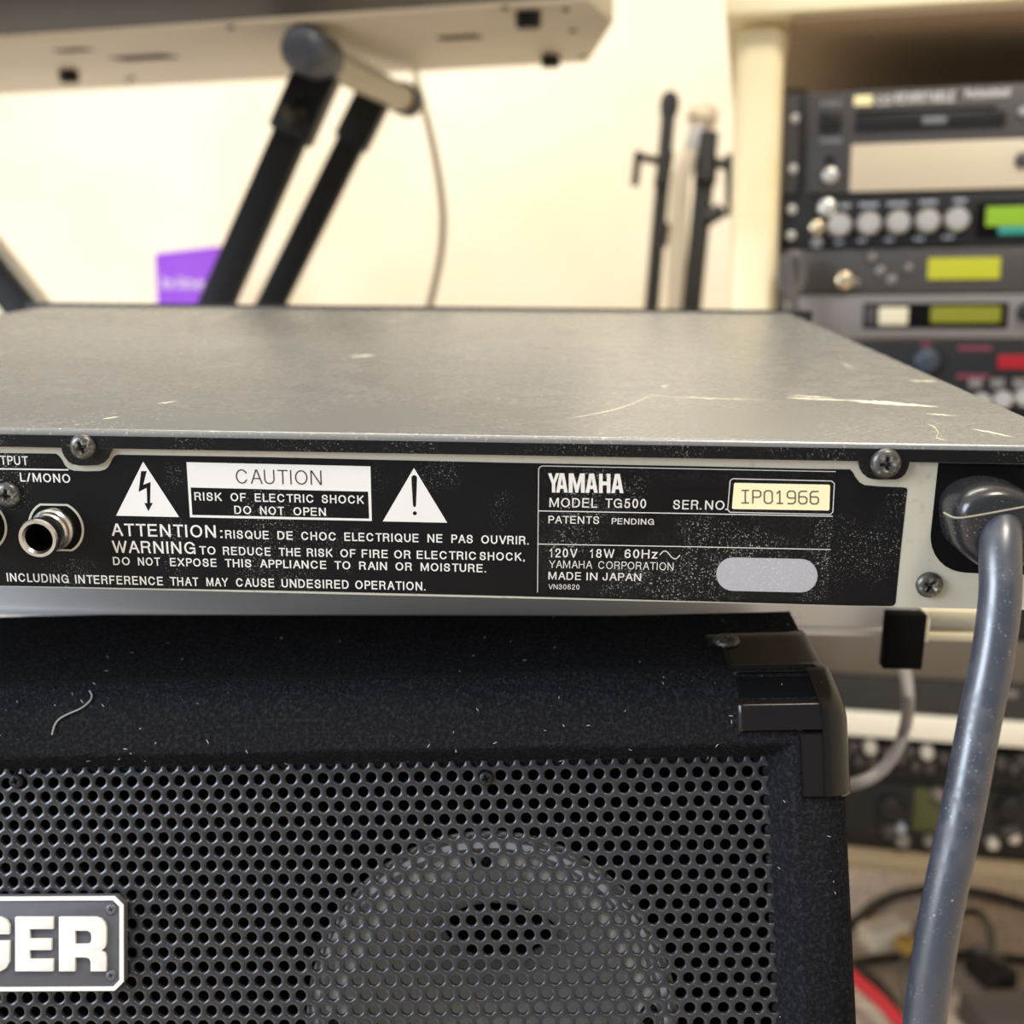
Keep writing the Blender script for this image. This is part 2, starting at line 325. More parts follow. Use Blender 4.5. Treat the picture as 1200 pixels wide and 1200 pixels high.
def quadline(mb, frame, pts, wpx, y):     # flat line of given px width
    for (a, b) in zip(pts[:-1], pts[1:]):
        d = Vector((b[0]-a[0], b[1]-a[1])); d.normalize(); nn = Vector((-d.y, d.x))*wpx/2; e = d*wpx*0.25
        q = [(a[0]-e.x+nn.x, a[1]-e.y+nn.y), (b[0]+e.x+nn.x, b[1]+e.y+nn.y), (b[0]+e.x-nn.x, b[1]+e.y-nn.y), (a[0]-e.x-nn.x, a[1]-e.y-nn.y)]
        mb.add([(x, y, z) for x, z in (frame.at(u, v, y) for u, v in q)], [(0, 1, 2, 3)])
BS = 0.018
text([('OUTPUT', -19, 33.3, 544, 545.3, 10.6)], M_white, bold=BS)
text([('L/MONO', 24, 82.7, 564.3, 566, 10.4)], M_white, bold=BS)
text([('RISK', 228.1, 260.3, 586.4, 587.2, 9.7), ('OF', 270.4, 288.3, 587.3, 587.7, 9.7), ('ELECTRIC', 298.8, 367.5, 587.9, 589.3, 9.7), ('SHOCK', 377.1, 426.7, 589.5, 590.5, 9.7)], M_white, bold=BS)
text([('DO', 274.8, 294.6, 602.3, 602.7, 9.7), ('NOT', 305, 333, 603, 603.6, 9.7), ('OPEN', 344, 382, 603.9, 604.8, 9.7)], M_white, bold=BS)
text([('ATTENTION', 131.2, 253.3, 627.9, 630.2, 14.6)], M_white, bold=BS-0.01)
text([(':', 258.5, 261, 631.3, 631.4, 13), ('RISQUE', 264.2, 315.1, 631, 632, 9.8), ('DE', 325.4, 343.3, 632.2, 632.5, 9.8), ('CHOC', 353.2, 393.7, 632.8, 633.6, 9.8), ('ELECTRIQUE', 403.7, 490.5, 633.8, 635.5, 9.8), ('NE', 501, 518.4, 635.6, 635.9, 9.8), ('PAS', 529, 554, 636.2, 636.7, 9.8), ('OUVRIR.', 564, 619.5, 637, 638.2, 9.8)], M_white, bold=BS)
text([('WARNING', 132, 229.3, 647.7, 649.3, 14.2)], M_white, bold=BS-0.01)
text([('TO', 234, 252.8, 649.6, 650, 9.6), ('REDUCE', 261.5, 317.4, 650.2, 651.3, 9.6), ('THE', 326.9, 352.4, 651.5, 652, 9.6), ('RISK', 359.8, 390, 652.2, 652.8, 9.6), ('OF', 399, 416.8, 653, 653.4, 9.6), ('FIRE', 424, 454.5, 653.5, 654.1, 9.6), ('OR', 462, 481.5, 654.3, 654.7, 9.6), ('ELECTRIC', 488.4, 558, 654.8, 656.2, 9.6), ('SHOCK,', 562, 614.8, 656.3, 657.3, 9.6)], M_white, bold=BS)
text([('DO', 132.8, 152.5, 662.1, 662.4, 9.5), ('NOT', 162, 188, 662.6, 663, 9.5), ('EXPOSE', 199.5, 254, 663.3, 664.3, 9.5), ('THIS', 264, 294.7, 664.5, 665, 9.5), ('APPLIANCE', 304.8, 382.5, 665.2, 666.8, 9.5), ('TO', 392.2, 410.7, 667, 667.3, 9.5), ('RAIN', 421, 453.6, 667.5, 668.2, 9.5), ('OR', 463.5, 483, 668.4, 668.8, 9.5), ('MOISTURE.', 493, 569.4, 669, 670.8, 9.5)], M_white, bold=BS)
text([('INCLUDING', 8.5, 80.8, 681.3, 683.4, 10), ('INTERFERENCE', 88.5, 191.2, 683.6, 686, 10), ('THAT', 200, 232.8, 686.2, 686.8, 10), ('MAY', 242.2, 267.5, 686.9, 687.3, 10), ('CAUSE', 276.9, 321.5, 687.5, 688.2, 10), ('UNDESIRED', 330.2, 408.8, 688.4, 690, 10), ('OPERATION.', 416.4, 498.6, 690.2, 692, 10)], M_white, bold=BS)
# caution box: white frame with a white head carrying dark letters
m = MB(); k = 3.636; ox, oy = 120, 530
Q = lambda *a: [(ox+x/k, oy+y/k) for x, y in a]
m.prism(P(Q((358, 42), (1142, 60), (1148, 293), (373, 277)), Y2), Y2, Y2, holes=[P(Q((376, 150), (1132, 168), (1137, 283), (383, 267)), Y2)])
m.obj('caution_box', M_white, unit)
text([('CAUTION', 276.8, 377, 566.6, 568.3, 16.8)], M_blk, y=Y3, bold=-0.05)
m = MB()
tri = [(167.7, 541.0), (136, 604.3), (210, 606)]
k, ox, oy = 3.75, 0, 480
bolt = Q((620, 270), (645, 270), (630, 330), (662, 318), (660, 410), (672, 410), (652, 447), (634, 410), (647, 411), (644, 344), (609, 362))
m.prism(P(tri, Y2), Y2, Y2, holes=[P(bolt, Y2)]); m.obj('warning_triangle', M_white, unit, label='white warning triangle with a lightning bolt')
m = MB()
tri = [(485.1, 548.4), (448.5, 611), (524.1, 612.6)]
bar = [(485.4+3.4*math.cos(a), 560.2-3.4*math.sin(a)) for a in [math.pi*i/8 for i in range(9)]]+[(483.9, 592), (484.8, 594.2), (486.6, 594.2), (487.6, 592)]
dot = [(486.1+2.4*math.cos(a), 601.5+2.4*math.sin(a)) for a in [2*math.pi*i/12 for i in range(12)]]
m.prism(P(tri, Y2), Y2, Y2, holes=[P(bar, Y2), P(dot, Y2)]); m.obj('warning_triangle', M_white, unit, label='white warning triangle with an exclamation mark')
m = MB(); quadline(m, UF, [(-60, 548.6), (80, 550.6)], 1.6, Y2); m.obj('printed_rule', M_white, unit)
# rating plate sticker
m = MB(); m.prism(P([(631.3, 549), (633, 546.4), (636, 545.7), (979.6, 552.3), (976.5, 602.5), (973.3, 643.6), (969.6, 705), (800, 701.6), (629.5, 697.6)], Y2), Y2, Y1)
pl = m.obj('rating_plate', M_plate, unit, label='glossier black rating plate sticker with maker and power details')
pl_y = Y3
m = MB()
quadline(m, UF, [(629.9, 694), (631.2, 549.5), (633.4, 546.6), (637, 546), (979.4, 552.7)], 0.8, Y3)
quadline(m, UF, [(630.8, 598.7), (820, 602), (975.7, 605)], 1.0, Y3)
quadline(m, UF, [(630, 637.5), (820, 640.9), (973.3, 644)], 0.9, Y3)
rr = [(858.5, 561), (974.5, 563.7), (977.8, 566.5), (976, 600), (973, 602.8), (855.5, 600.3), (852.7, 597.3), (855.6, 563.6), (858.5, 561)]
quadline(m, UF, rr, 0.9, Y3)
m.obj('fine_rule', M_gtext, pl)
def glyph_polys(defs, boxes, frame, y0, y1, mb):
    for ch, (u0, v0, u1, v1) in boxes:        # px box: u0,v0 top-left ; u1,v1 bottom-right
        polys = defs[ch]
        for outer, holes in polys:
            mp = lambda p: frame.at(u0+(u1-u0)*p[0], v1+(v0-v1)*p[1], y0)
            mb.prism([mp(p) for p in outer], y0, y1, [[mp(p) for p in h] for h in holes])
NARROW = {
 'Y': [([(0, 1), (.30, 1), (.5, .64), (.70, 1), (1, 1), (.65, .44), (.65, 0), (.35, 0), (.35, .44)], [])],
 'A': [([(0, 0), (.30, 0), (.36, .2), (.64, .2), (.70, 0), (1, 0), (.70, 1), (.30, 1)], [[(.41, .38), (.59, .38), (.5, .76)]])],
 'M': [([(0, 0), (.24, 0), (.24, .62), (.42, 0), (.58, 0), (.76, .62), (.76, 0), (1, 0), (1, 1), (.70, 1), (.5, .40), (.30, 1), (0, 1)], [])],
 'H': [([(0, 0), (.32, 0), (.32, .40), (.68, .40), (.68, 0), (1, 0), (1, 1), (.68, 1), (.68, .60), (.32, .60), (.32, 1), (0, 1)], [])]}
k, ox, oy = 6.0, 620, 530
bx = []
for ch, a, b in (('Y', 133, 212), ('A', 190, 272), ('M', 279, 392), ('A', 397, 483), ('H', 492, 572), ('A', 578, 664)):
    q = 147+(a-133)*0.010; bx.append((ch, (ox+a/k, oy+q/k, ox+b/k, oy+(q+136)/k)))
m = MB(); glyph_polys(NARROW, bx, UF, Y3, Y3, m); m.obj('maker_name', M_gtext, pl, label='bold condensed maker name in pale grey')
text([('MODEL', 643.8, 700, 594.2, 595, 10.9), ('TG500', 709.2, 757, 595.1, 595.6, 10.9), ('SER', 788.5, 818.4, 596.6, 597, 10.8), ('.', 820, 822, 597, 597, 10.8), ('NO', 826, 848.7, 597.2, 597.5, 10.8), ('.', 850, 852, 597.6, 597.6, 10.8)], M_gtext, pl, y=Y3)
text([('PATENTS', 642.7, 702, 613.2, 614, 8.8), ('PENDING', 716.8, 766.2, 614.2, 615, 6.9)], M_gtext, pl, y=Y3)
text([('120V', 643.6, 676.6, 653, 653.4, 10.4), ('18W', 691, 720, 653.6, 653.9, 10.4), ('60Hz', 731.7, 770.8, 654, 654.6, 10.4)], M_gtext, pl, y=Y3)
m = MB(); quadline(m, UF, [(773.3+i*23.4/16, 650.2+0.02*i-4.6*math.sin(2*math.pi*i/16)) for i in range(17)], 1.1, Y3); m.obj('sine_mark', M_gtext, pl)
text([('YAMAHA', 643.4, 694, 665.6, 666.4, 9), ('CORPORATION', 701, 789, 666.6, 668.4, 9)], M_gtext, pl, y=Y3, bold=-0.03)
text([('MADE', 642.6, 680.8, 679.1, 679.7, 9), ('IN', 687.2, 700, 679.9, 680.1, 9), ('JAPAN', 706, 751, 680.2, 681, 9)], M_gtext, pl, y=Y3)
text([('VN30620', 642.7, 679, 690.4, 691, 6)], M_gtext, pl, y=Y3, bold=-0.025)
m = MB(); q = [(861.5, 565.9), (971.5, 568.1), (972.8, 569.4), (971.9, 597), (970.5, 598.2), (859, 596.5), (857.8, 595.2), (860.2, 567)]
m.prism(P(q, Y3), Y3, Y2); ss = m.obj('serial_sticker', M_cream, pl, label='small cream serial number sticker')
# single stroke serial number
STR = {'I': [[(.15, 1), (.85, 1)], [(.5, 1), (.5, 0)], [(.15, 0), (.85, 0)]], 'P': [[(.1, 0), (.1, 1), (.7, 1), (.9, .88), (.9, .58), (.7, .47), (.1, .47)]],
 'O': [[(.3, 0), (.1, .15), (.1, .85), (.3, 1), (.7, 1), (.9, .85), (.9, .15), (.7, 0), (.3, 0)]], '1': [[(.2, .8), (.5, 1), (.5, 0)], [(.2, 0), (.8, 0)]],
 '9': [[(.15, 0), (.7, 0), (.9, .15), (.9, .85), (.7, 1), (.3, 1), (.1, .85), (.1, .55), (.3, .44), (.9, .44)]],
 '6': [[(.9, 1), (.3, 1), (.1, .85), (.1, .15), (.3, 0), (.7, 0), (.9, .15), (.9, .45), (.7, .56), (.1, .56)]]}
m = MB()
for i, ch in enumerate('IPO1966'):
    u0 = 867.5+i*13.5
    for st in STR[ch]: quadline(m, UF, [(u0+11.6*p[0]-0.7*(1-p[1])*0, 589.3+0.2*i-14.6*p[1]) for p in st], 1.5, Y4)
m.obj('serial_number', M_ink, ss)
# oval
ov = []
for cx0, a0 in ((938.5, -90), (859, 90)):
    for i in range(13):
        a = R(a0+180*i/12); ov.append((cx0+19.6*math.cos(a), 672.9+(cx0-859)*0.022+19.6*math.sin(a)))
m = MB(); m.prism(P(ov, Y3), Y3, Y2); m.obj('silver_oval', M_oval, pl, label='blank silver oval')
# screws
def screw_mesh(rad, hgt, matl=M_screw):
    mb = MB(); s = rad
    prof = [(s, 0), (s, hgt*.25), (s*.93, hgt*.6), (s*.80, hgt*.85), (s*.62, hgt)]
    mb.lathe(prof, seg=28, caps=False)
    ring = [(s*.62*math.cos(2*math.pi*i/28), s*.62*math.sin(2*math.pi*i/28)) for i in range(28)]
    w, l = s*.155, s*.52
    cr = []
    for q in range(4):
        a = math.pi/2*q+0.35
        for px, pz in ((w, w), (l, w*.8), (l, -w*.8))[::-1]:
            cr.append((px*math.cos(a)-pz*math.sin(a), px*math.sin(a)+pz*math.cos(a)))
    # order: outer-low, outer-high, inner corner per arm
    mb.prism(ring, -hgt, -hgt, holes=[cr])
    # recess walls sink toward a point
    n0 = len(cr); cen = [(x*.35, -hgt+hgt*.9, z*.35) for x, z in cr]
    mb.add([(x, -hgt, z) for x, z in cr]+cen, [(i, (i+1) % n0, n0+(i+1) % n0, n0+i) for i in range(n0)]+[tuple(range(n0, 2*n0))])
    return mb.mesh('screw', matl, ang=28)
sm = screw_mesh(0.0034, 0.0017)
for u, v, y, rs, rot in ((96, 524.5, -T, 1.0, 0), (7.5, 580.5, 0, 1.0, .5), (1039, 543.5, -T, 1.13, .3), (1090, 686.5, 0, 1.02, .9), (-200, 680, 0, 1.0, .2)):
    x, z = UF.at(u, v, y-0.001)
    o = link('screw', sm, unit); o.location = (x, y, z); o.scale = (rs,)*3; o.rotation_euler = (0, rot, 0)
# jacks
def jack(u, v):
    x, z = UF.at(u, v, 0)
    mb = MB()
    def cut(s): 
        o_ = []
        for i in range(36):
            a = 2*math.pi*i/36; px, pz = math.cos(a)*s, math.sin(a)*s; pz = max(-s*.86, min(s*.86, pz)); o_.append((x+px, z+pz))
        return o_
    mb.prism(cut(0.0076), -0.0002, -0.0001, holes=[cut(0.0070)])
    ring = mb.obj('jack_cutout_edge', M_beige, unit)
    j = MB(); j.prism(cut(0.0070), Y3, Y1); jk = j.obj('output_jack', M_hole, unit, label='quarter inch jack socket')
    b = MB()
    b.lathe([(0.0057, 0.0002), (0.0057, 0.0030), (0.0052, 0.0036), (0.0052, 0.0050), (0.0048, 0.0056), (0.0048, 0.0082), (0.0052, 0.0088), (0.0052, 0.0104), (0.0049, 0.0110), (0.0041, 0.0110), (0.0036, 0.0102), (0.0036, -0.006)], (x, 0, z), seg=40, caps=False)
    b.obj('barrel', M_chrome, jk, ang=25)
    b = MB(); b.lathe([(0.00359, 0.0088), (0.0035, 0.0036), (0.0, 0.0034)], (x, 0, z), seg=24, caps=False); b.obj('socket_hole', M_hole, jk)
jack(66, 618); jack(-24, 615)
# scratches and scuffs on the lid
def top_at(u, v, z=UH+0.00004):
    o = UF.I @ CW; d = UF.I.to_3x3() @ (Wc @ Vector(((u-600)/FPX, (v-600)/FPX, 1))); t = (z-o.z)/d.z; p = o+d*t; return p
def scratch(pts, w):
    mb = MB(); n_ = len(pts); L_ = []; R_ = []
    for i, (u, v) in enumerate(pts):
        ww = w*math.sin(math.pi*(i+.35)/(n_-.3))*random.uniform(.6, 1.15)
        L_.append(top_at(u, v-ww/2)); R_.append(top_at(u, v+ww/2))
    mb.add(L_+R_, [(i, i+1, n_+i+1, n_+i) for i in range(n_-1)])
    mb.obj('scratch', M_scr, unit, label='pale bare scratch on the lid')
def line(a, b, n, j=0.3): return [(a[0]+(b[0]-a[0])*i/n, a[1]+(b[1]-a[1])*i/n+random.uniform(-j, j)) for i in range(n+1)]
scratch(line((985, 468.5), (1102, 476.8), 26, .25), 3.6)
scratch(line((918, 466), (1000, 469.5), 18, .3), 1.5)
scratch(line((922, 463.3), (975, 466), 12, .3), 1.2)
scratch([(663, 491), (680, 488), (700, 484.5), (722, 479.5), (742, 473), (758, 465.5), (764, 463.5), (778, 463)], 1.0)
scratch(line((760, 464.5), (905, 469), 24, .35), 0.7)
scratch(line((1085, 485), (1122, 487), 10, .5), 1.2)
scratch([(1088, 497), (1096, 501), (1100, 507), (1097, 513), (1108, 516)], 1.5)
scratch(line((1066, 446), (1098, 446.8), 8, .3), 1.3)
scratch(line((775, 453), (783, 452), 5, .2), 1.5)
scratch(line((410, 418), (440, 416), 8, .3), 1.6)
scratch(line((120, 491), (140, 488), 8, .3), 1.2)
scratch(line((185, 473), (208, 470), 8, .3), 1.2)
scratch(line((1138, 502), (1188, 512), 10, .5), 1.6)
scratch(line((985, 425), (1002, 432), 6, .4), 1.0)
# grommet and power cord
UV = UF
def sup(pts, y): return [UF.at(u, v, y) for u, v in pts]
gout = arc_pts([(1109, 606), (1110, 592), (1118, 578), (1134, 568), (1156, 563.5), (1180, 566), (1203, 577), (1216, 594), (1218, 604)], 3)
glow = arc_pts([(1218, 604), (1217, 626), (1207, 648), (1186, 660), (1160, 664), (1142, 659), (1124, 646), (1113, 632), (1109, 606)], 3)[1:-1]
def dome(outline, name, matl):
    c = UF.at(1163, 608, -0.006); mb = MB(); n_ = len(outline); lv = []
    o2 = sup(outline, -0.006)
    for sc, y in ((1.0, 0.0), (1.0, -0.0075), (.985, -0.0095), (.95, -0.0112), (.89, -0.0125), (.81, -0.0134), (.70, -0.0138), (.5, -0.0139)):
        lv.append([(c[0]+(x-c[0])*sc, y, c[1]+(z-c[1])*sc) for x, z in o2])
    vs = [p for l in lv for p in l]
    fs = [(i*n_+k, i*n_+(k+1) % n_, (i+1)*n_+(k+1) % n_, (i+1)*n_+k) for i in range(len(lv)-1) for k in range(n_)]
    fs.append(tuple((len(lv)-1)*n_+k for k in range(n_)))
    mb.add(vs, fs); return mb.obj(name, matl, unit, ang=60)
gr = dome(gout+glow, 'strain_relief', M_grom)
m = MB(); seam = [(1112, 605.5), (1118, 607.4), (1128, 607), (1150, 603), (1175, 598.5), (1200, 594)]
m.tube([(x, yy, z) for (x, z), yy in zip([UF.at(u, v, -0.0139) for u, v in seam], (-.0100, -.0128, -.0137, -.0140, -.0140, -.0139))], 0.00022, 8, smooth=3); m.obj('seam', mat('pale_seam', (0.30, 0.27, 0.20), 0.4), gr)
cp = [(1172, 604, .292), (1172, 600, .284), (1173, 606, .2765), (1173, 626, .271), (1172, 655, .268), (1172, 700, .266), (1163, 770, .265), (1147, 850, .264), (1128, 950, .263), (1102, 1075, .263), (1083, 1200, .264), (1070, 1330, .268), (1062, 1500, .285), (1058, 1750, .33)]
pts = [UF.loc(at(*c)) for c in cp]
pts += [UF.loc(p) for p in (Vector((0.125, 0.30, 0.22)), Vector((0.14, 0.33, 0.06)), Vector((0.20, 0.40, 0.006)), Vector((0.36, 0.46, 0.006)), Vector((0.60, 0.40, 0.006)))]
m = MB(); m.tube(pts, 0.0049, 28, smooth=8); m.obj('power_cord', M_cord, unit, ang=60, label='thick grey power cord hanging from the strain relief')
# ------------------------------------------------------------------ silver keyboard module under it and its stand
mod = thing('silver_module', 'silver grey equipment case directly under the black rack module', 'equipment case', UF.M)
MZ = -0.0545
m = MB(); m.box(-0.34, 0.175, 0.120, 0.38, MZ, -0.0006); m.obj('case', M_silver, mod, bevel=0.001)
m = MB(); m.box(-0.34, 0.175, 0.1194, 0.123, MZ+0.002, MZ+0.0035); m.obj('seam_strip', M_silver, mod)
st = thing('keyboard_stand', 'black tube stand with end stop under the silver case', 'stand', UF.M)
yA = 0.1125
x0, _ = UF.at(1036, 735, yA); x1, _ = UF.at(1081, 735, yA); _, zb = UF.at(1058, 749, yA); _, zt = UF.at(1058, 716, yA)
m = MB(); m.box(x0+.005, x1-.001, yA+0.010, yA+0.30, MZ-0.004, MZ-0.0004); m.obj('support_arm', M_steel, st, bevel=0.0006)
m = MB(); m.box(x0-.0002, x1+.0002, yA-0.004, yA+0.002, min(zb, MZ-0.008), zt); m.obj('end_stop', M_hole, st, bevel=0.0006)
wl = -0.25
m = MB(); m.box(wl-(x1-x0), wl, yA+0.02, yA+0.30, MZ-0.0040, MZ-0.0004); m.obj('support_arm', M_steel, st, bevel=0.0006)
m = MB(); m.box(wl-.04, x1+.0, yA+0.30, yA+0.325, MZ-0.024, MZ-0.0008); m.obj('crossbar', M_steel, st, bevel=0.001)
for xx in (wl-0.02, (x0+x1)/2-0.004):
    top = UF.M @ Vector((xx, yA+0.312, MZ-0.02)); m = MB()
    a = UF.loc(top); b = UF.loc(Vector((top.x, top.y, 0.012)))
    m.beam(a, b, 0.024, 0.024, UF.I.to_3x3() @ Vector((0, 1, 0))); m.obj('leg', M_steel, st)
    a = UF.loc(Vector((top.x, top.y-0.012, 0.012))); b = UF.loc(Vector((top.x, top.y+0.22, 0.012)))
    m = MB(); m.beam(a, b, 0.024, 0.024, UF.I.to_3x3() @ Vector((0, 0, 1))); m.obj('foot', M_steel, st)
# cream channel bracket next to the arm
q = lambda u, v: UF.at(u, v, yA)
m = MB()
for a, b in (((1081.5, 716), (1088, 753)), ((1088, 716), (1165, 727.5)), ((1088, 742.5), (1165, 753))):
    xa, za = q(*a); xb, zb2 = q(*b); m.box(xa, xb, yA, yA+0.0064, zb2, za)
m.obj('channel_bracket', M_cream2, st, bevel=0.0004, label='cream metal channel bracket')
# ------------------------------------------------------------------ keyboard amplifier
a_, b_ = .051, .083
nn = Vector((a_, b_, 1)).normalized(); s_ = -.028
ex = Vector((1, s_, -(a_+b_*s_))).normalized(); eu = ex.cross(nn)
Rc = Matrix((ex, nn, eu)).transposed()
Z0 = 0.318
den = 1+b_*(900-600)/FPX
org = at(600, 900, Z0/den)
AF = Frame(org, Wc @ Rc)
A = lambda u, v, y=0.0: AF.at(u, v, y)
xr = A(990.5, 900)[0] + 0.0015; xl = xr-0.47
zt = A(800, 812)[1]                       # top of flat front
xo = A(896, 950, .0078)[0]; zo = A(700, 903, .006)[1]        # grille opening
pB = AF.loc(at(800, 719.5, 0.363))
zB, yB = pB.z, pB.y
zbot = zt-0.43
amp = thing('keyboard_amplifier', 'black carpet-covered keyboard amplifier with perforated metal grille below the module', 'amplifier', AF.M)
xol = xl+(xr-xo); zob = zbot+0.045
def frontf(x, z):
    rr_ = 0.009; y = 0.0
    # right / left rounding
    for d in (xr-x, x-xl):
        if d < rr_: d = max(d, 0); y = max(y, rr_-math.sqrt(max(0, rr_*rr_-(rr_-d)**2)))
    # slanted top
    k_ = yB/(zB-zt); zz = z-zt
    if zz > -0.006:
        t = (zz+0.006)/0.012
        y += k_*zz if t >= 1 else k_*0.006*t*t*0.5*2*0.5*2*0.5 if False else (k_*0.003*t*t if t < 1 else 0)
    return y
def warp(x, z):
    "round the upper corners as seen from the front"
    t = min(1, max(0, (z-(zt-.010))/.020)); g_ = .0034*t*t*(3-2*t)
    for sgn, xe in ((1, xr), (-1, xl)):
        q_ = min(1, max(0, 1-abs(x-xe)/.03)) if sgn*(x-xe) > -.03 else 0
        x -= sgn*g_*q_
    return x
def recess(x, z):
    def sm(d, w): 
        if d <= 0: return 0.0
        t = min(1, d/w); return t*t*(3-2*t)
    w = 0.0080
    dx = min(xo+w-x, x-(xol-w)); dz = min(zo+w-z, z-(zob-w))
    return 0.0085*min(sm(dx, w), sm(dz, w*.75))
def lin(a, b, n): return [a+(b-a)*i/n for i in range(n+1)]
def merge(*l): 
    o_ = sorted(set(round(v, 6) for s in l for v in s)); return o_
xv = A(-30, 900)[0]; zv = A(600, 1230)[1]
xs = merge(lin(xl, xl+.009, 5), lin(xl+.009, xol+.002, 6), lin(xol, xv, 14), lin(xv, xo-.001, 150), lin(xo-.0005, xr, 56), lin(xr-.0012, xr, 4))
zs = merge(lin(zbot, zob, 6), lin(zob, zv, 8), lin(zv, zo-.001, 40), lin(zo-.0005, zo+.009, 20), lin(zo+.009, zB, 44))
idx = {}; vs = []; fs = []
def inside(x, z): return xol-0.0005 < x < xo+0.0001 and zob-0.0005 < z < zo+0.0001
for i, x in enumerate(xs):
    for j, z in enumerate(zs):
        zk = z+0.0062*max(0, (z-zt)/(zB-zt))*min(.7, max(0, (xr-.06-x)/.25))
        idx[i, j] = len(vs); vs.append((warp(x, z), frontf(x, zk)+recess(x, z), zk))
for i in range(len(xs)-1):
    for j in range(len(zs)-1):
        if inside((xs[i]+xs[i+1])/2, (zs[j]+zs[j+1])/2): continue
        fs.append((idx[i, j], idx[i+1, j], idx[i+1, j+1], idx[i, j+1]))
vs_front = vs
m = MB(); m.add(vs, fs)
# sides, top, bottom, back
DB = 0.30
loop = [(warp(xs[-1], z), frontf(xs[-1], z), z) for z in zs]
k = len(loop); m.add(loop+[(x, DB, min(z, zB-.06)) for x, y, z in loop], [(i, i+1, k+i+1, k+i) for i in range(k-1)])
loop = [vs_front[idx[0, j]] for j in range(len(zs))]
m.add(loop+[(x, DB, min(z, zB-.06)) for x, y, z in loop], [(i, i+1, k+i+1, k+i) for i in range(k-1)])
loop = [vs_front[idx[i, len(zs)-1]] for i in range(len(xs))]; k = len(loop)
y2 = max(l[1] for l in loop)
m.add(loop+[(x, y+0.004, z-0.012) for x, y, z in loop]+[(x, DB, z-0.060) for x, y, z in loop], [(r_*k+i, r_*k+i+1, (r_+1)*k+i+1, (r_+1)*k+i) for r_ in (0, 1) for i in range(k-1)])
loop = [(x, frontf(x, zs[0]), zs[0]) for x in xs]
m.add(loop+[(x, DB, z) for x, y, z in loop], [(i, i+1, k+i+1, k+i) for i in range(k-1)])
m.add([(xl, DB, zbot), (xr, DB, zbot), (xr, DB, zB-.06), (xl, DB, zB-.06)], [(0, 1, 2, 3)])
cab = m.obj('cabinet', M_carp, amp, ang=60)
m = MB(); m.box(xol-.004, xo+.004, 0.060, 0.064, zob-.004, zo+.004); m.obj('baffle', M_hole, amp)
# fuzz
m = MB(); rnd = random.Random(7)
xA, xB_ = A(-20, 820)[0], xr
for i in range(16000):
    x = rnd.uniform(xA, xB_); z = rnd.uniform(A(900, 1230)[1], zB)
    if x < xo+.002 and z < zo+.002: continue
    if rnd.random() < .35 and z < zo: x = xr-abs(rnd.gauss(0, .004)); x = min(x, xr-.0001)
    y = frontf(x, z)+recess(x, z); L_ = rnd.uniform(.0005, .0013); a = rnd.uniform(0, 6.28)
    d = Vector((math.cos(a)*.8, -rnd.uniform(.25, .8), math.sin(a)*.8))*L_; w = 0.000035; t = Vector((-math.sin(a), 0, math.cos(a)))*w
    p = Vector((x, y+.0001, z)); m.add([p-t, p+t, p+d], [(0, 1, 2)])
fz = m.obj('carpet_fuzz', M_fuzz, amp); fz['kind'] = 'stuff'
m = MB()
for i in range(150):
    x = rnd.uniform(xA, xr-.001); z = rnd.uniform(A(900, 1230)[1], zB)
    if x < xo+.001 and z < zo+.001: continue
    y = frontf(x, z)+recess(x, z)-.0003; L_ = rnd.uniform(.0002, .0006); a = rnd.uniform(0, 3.14)
    p = Vector((x, y, z)); d = Vector((math.cos(a), 0, math.sin(a)))*L_; t = Vector((-math.sin(a), 0, math.cos(a)))*.00007
    m.add([p-d-t, p+d-t, p+d+t, p-d+t], [(0, 1, 2, 3)])
fz = m.obj('lint_specks', M_lint, amp); fz['kind'] = 'stuff'
m = MB(); hp = []
for u, v in [(61, 861), (64, 850), (70, 842), (81, 836), (92, 831), (100, 824), (102, 817), (97, 811)]:
    x, z = A(u, v, -.0006); hp.append((x, frontf(x, z)-.0006, z))
m.tube(hp, 0.00024, 8, smooth=4); m.obj('stray_fibre', mat('grey_lint', (.28, .28, .27), .8), amp, label='pale curved fibre stuck to the carpet')
# grille with real holes
gy = 0.0078
c0 = Vector(A(605.8, 908.3, gy)); c1 = Vector(A(605.8+928/14/3.4286*14, 908.3-1.4, gy))
pitch = (c1.x-c0.x)/14*1.0
rowh = pitch*.866
hr = pitch*.340
m = MB(); th = 0.0016
u_min = A(-60, 1000, gy)[0]
z_low = A(600, 1225, gy)[1]
ncol0 = int((c0.x-u_min)/pitch)+1; ncol1 = int((xo-c0.x)/pitch)+2; nrow = int((c0.y-z_low)/rowh)+2
hexr = pitch/math.sqrt(3); SEG = 12
for j in range(-2, nrow):
    for i in range(-ncol0, ncol1+1):
        cx0 = c0.x+i*pitch+(0 if j % 2 == 0 else pitch/2); cz0 = c0.y-j*rowh
        if cx0 > xo+pitch*1.6: continue
        hexp = []; 
        for q_ in range(12):
            a = math.pi/6*q_+math.pi/6
            rad = hexr if q_ % 2 == 0 else hexr*math.cos(math.pi/6)
            hexp.append((cx0+rad*math.cos(a), gy, cz0+rad*math.sin(a)))
        ring = lambda rad, y: [(cx0+rad*math.cos(math.pi/6*q_+math.pi/6), y, cz0+rad*math.sin(math.pi/6*q_+math.pi/6)) for q_ in range(12)]
        pass
        vs = hexp+ring(hr*1.07, gy)+ring(hr, gy+.00028)+ring(hr, gy+th)
        m.add(vs, [(r_*12+q_, r_*12+(q_+1) % 12, (r_+1)*12+(q_+1) % 12, (r_+1)*12+q_) for r_ in range(3) for q_ in range(12)])
zg = c0.y-(nrow-.5)*rowh; xg = c0.x-(ncol0+.5)*pitch
m.box(xol-.003, xo+.003, gy, gy+th, zob-.003, zg); m.box(xol-.003, xg, gy, gy+th, zg, zo+.003); pass
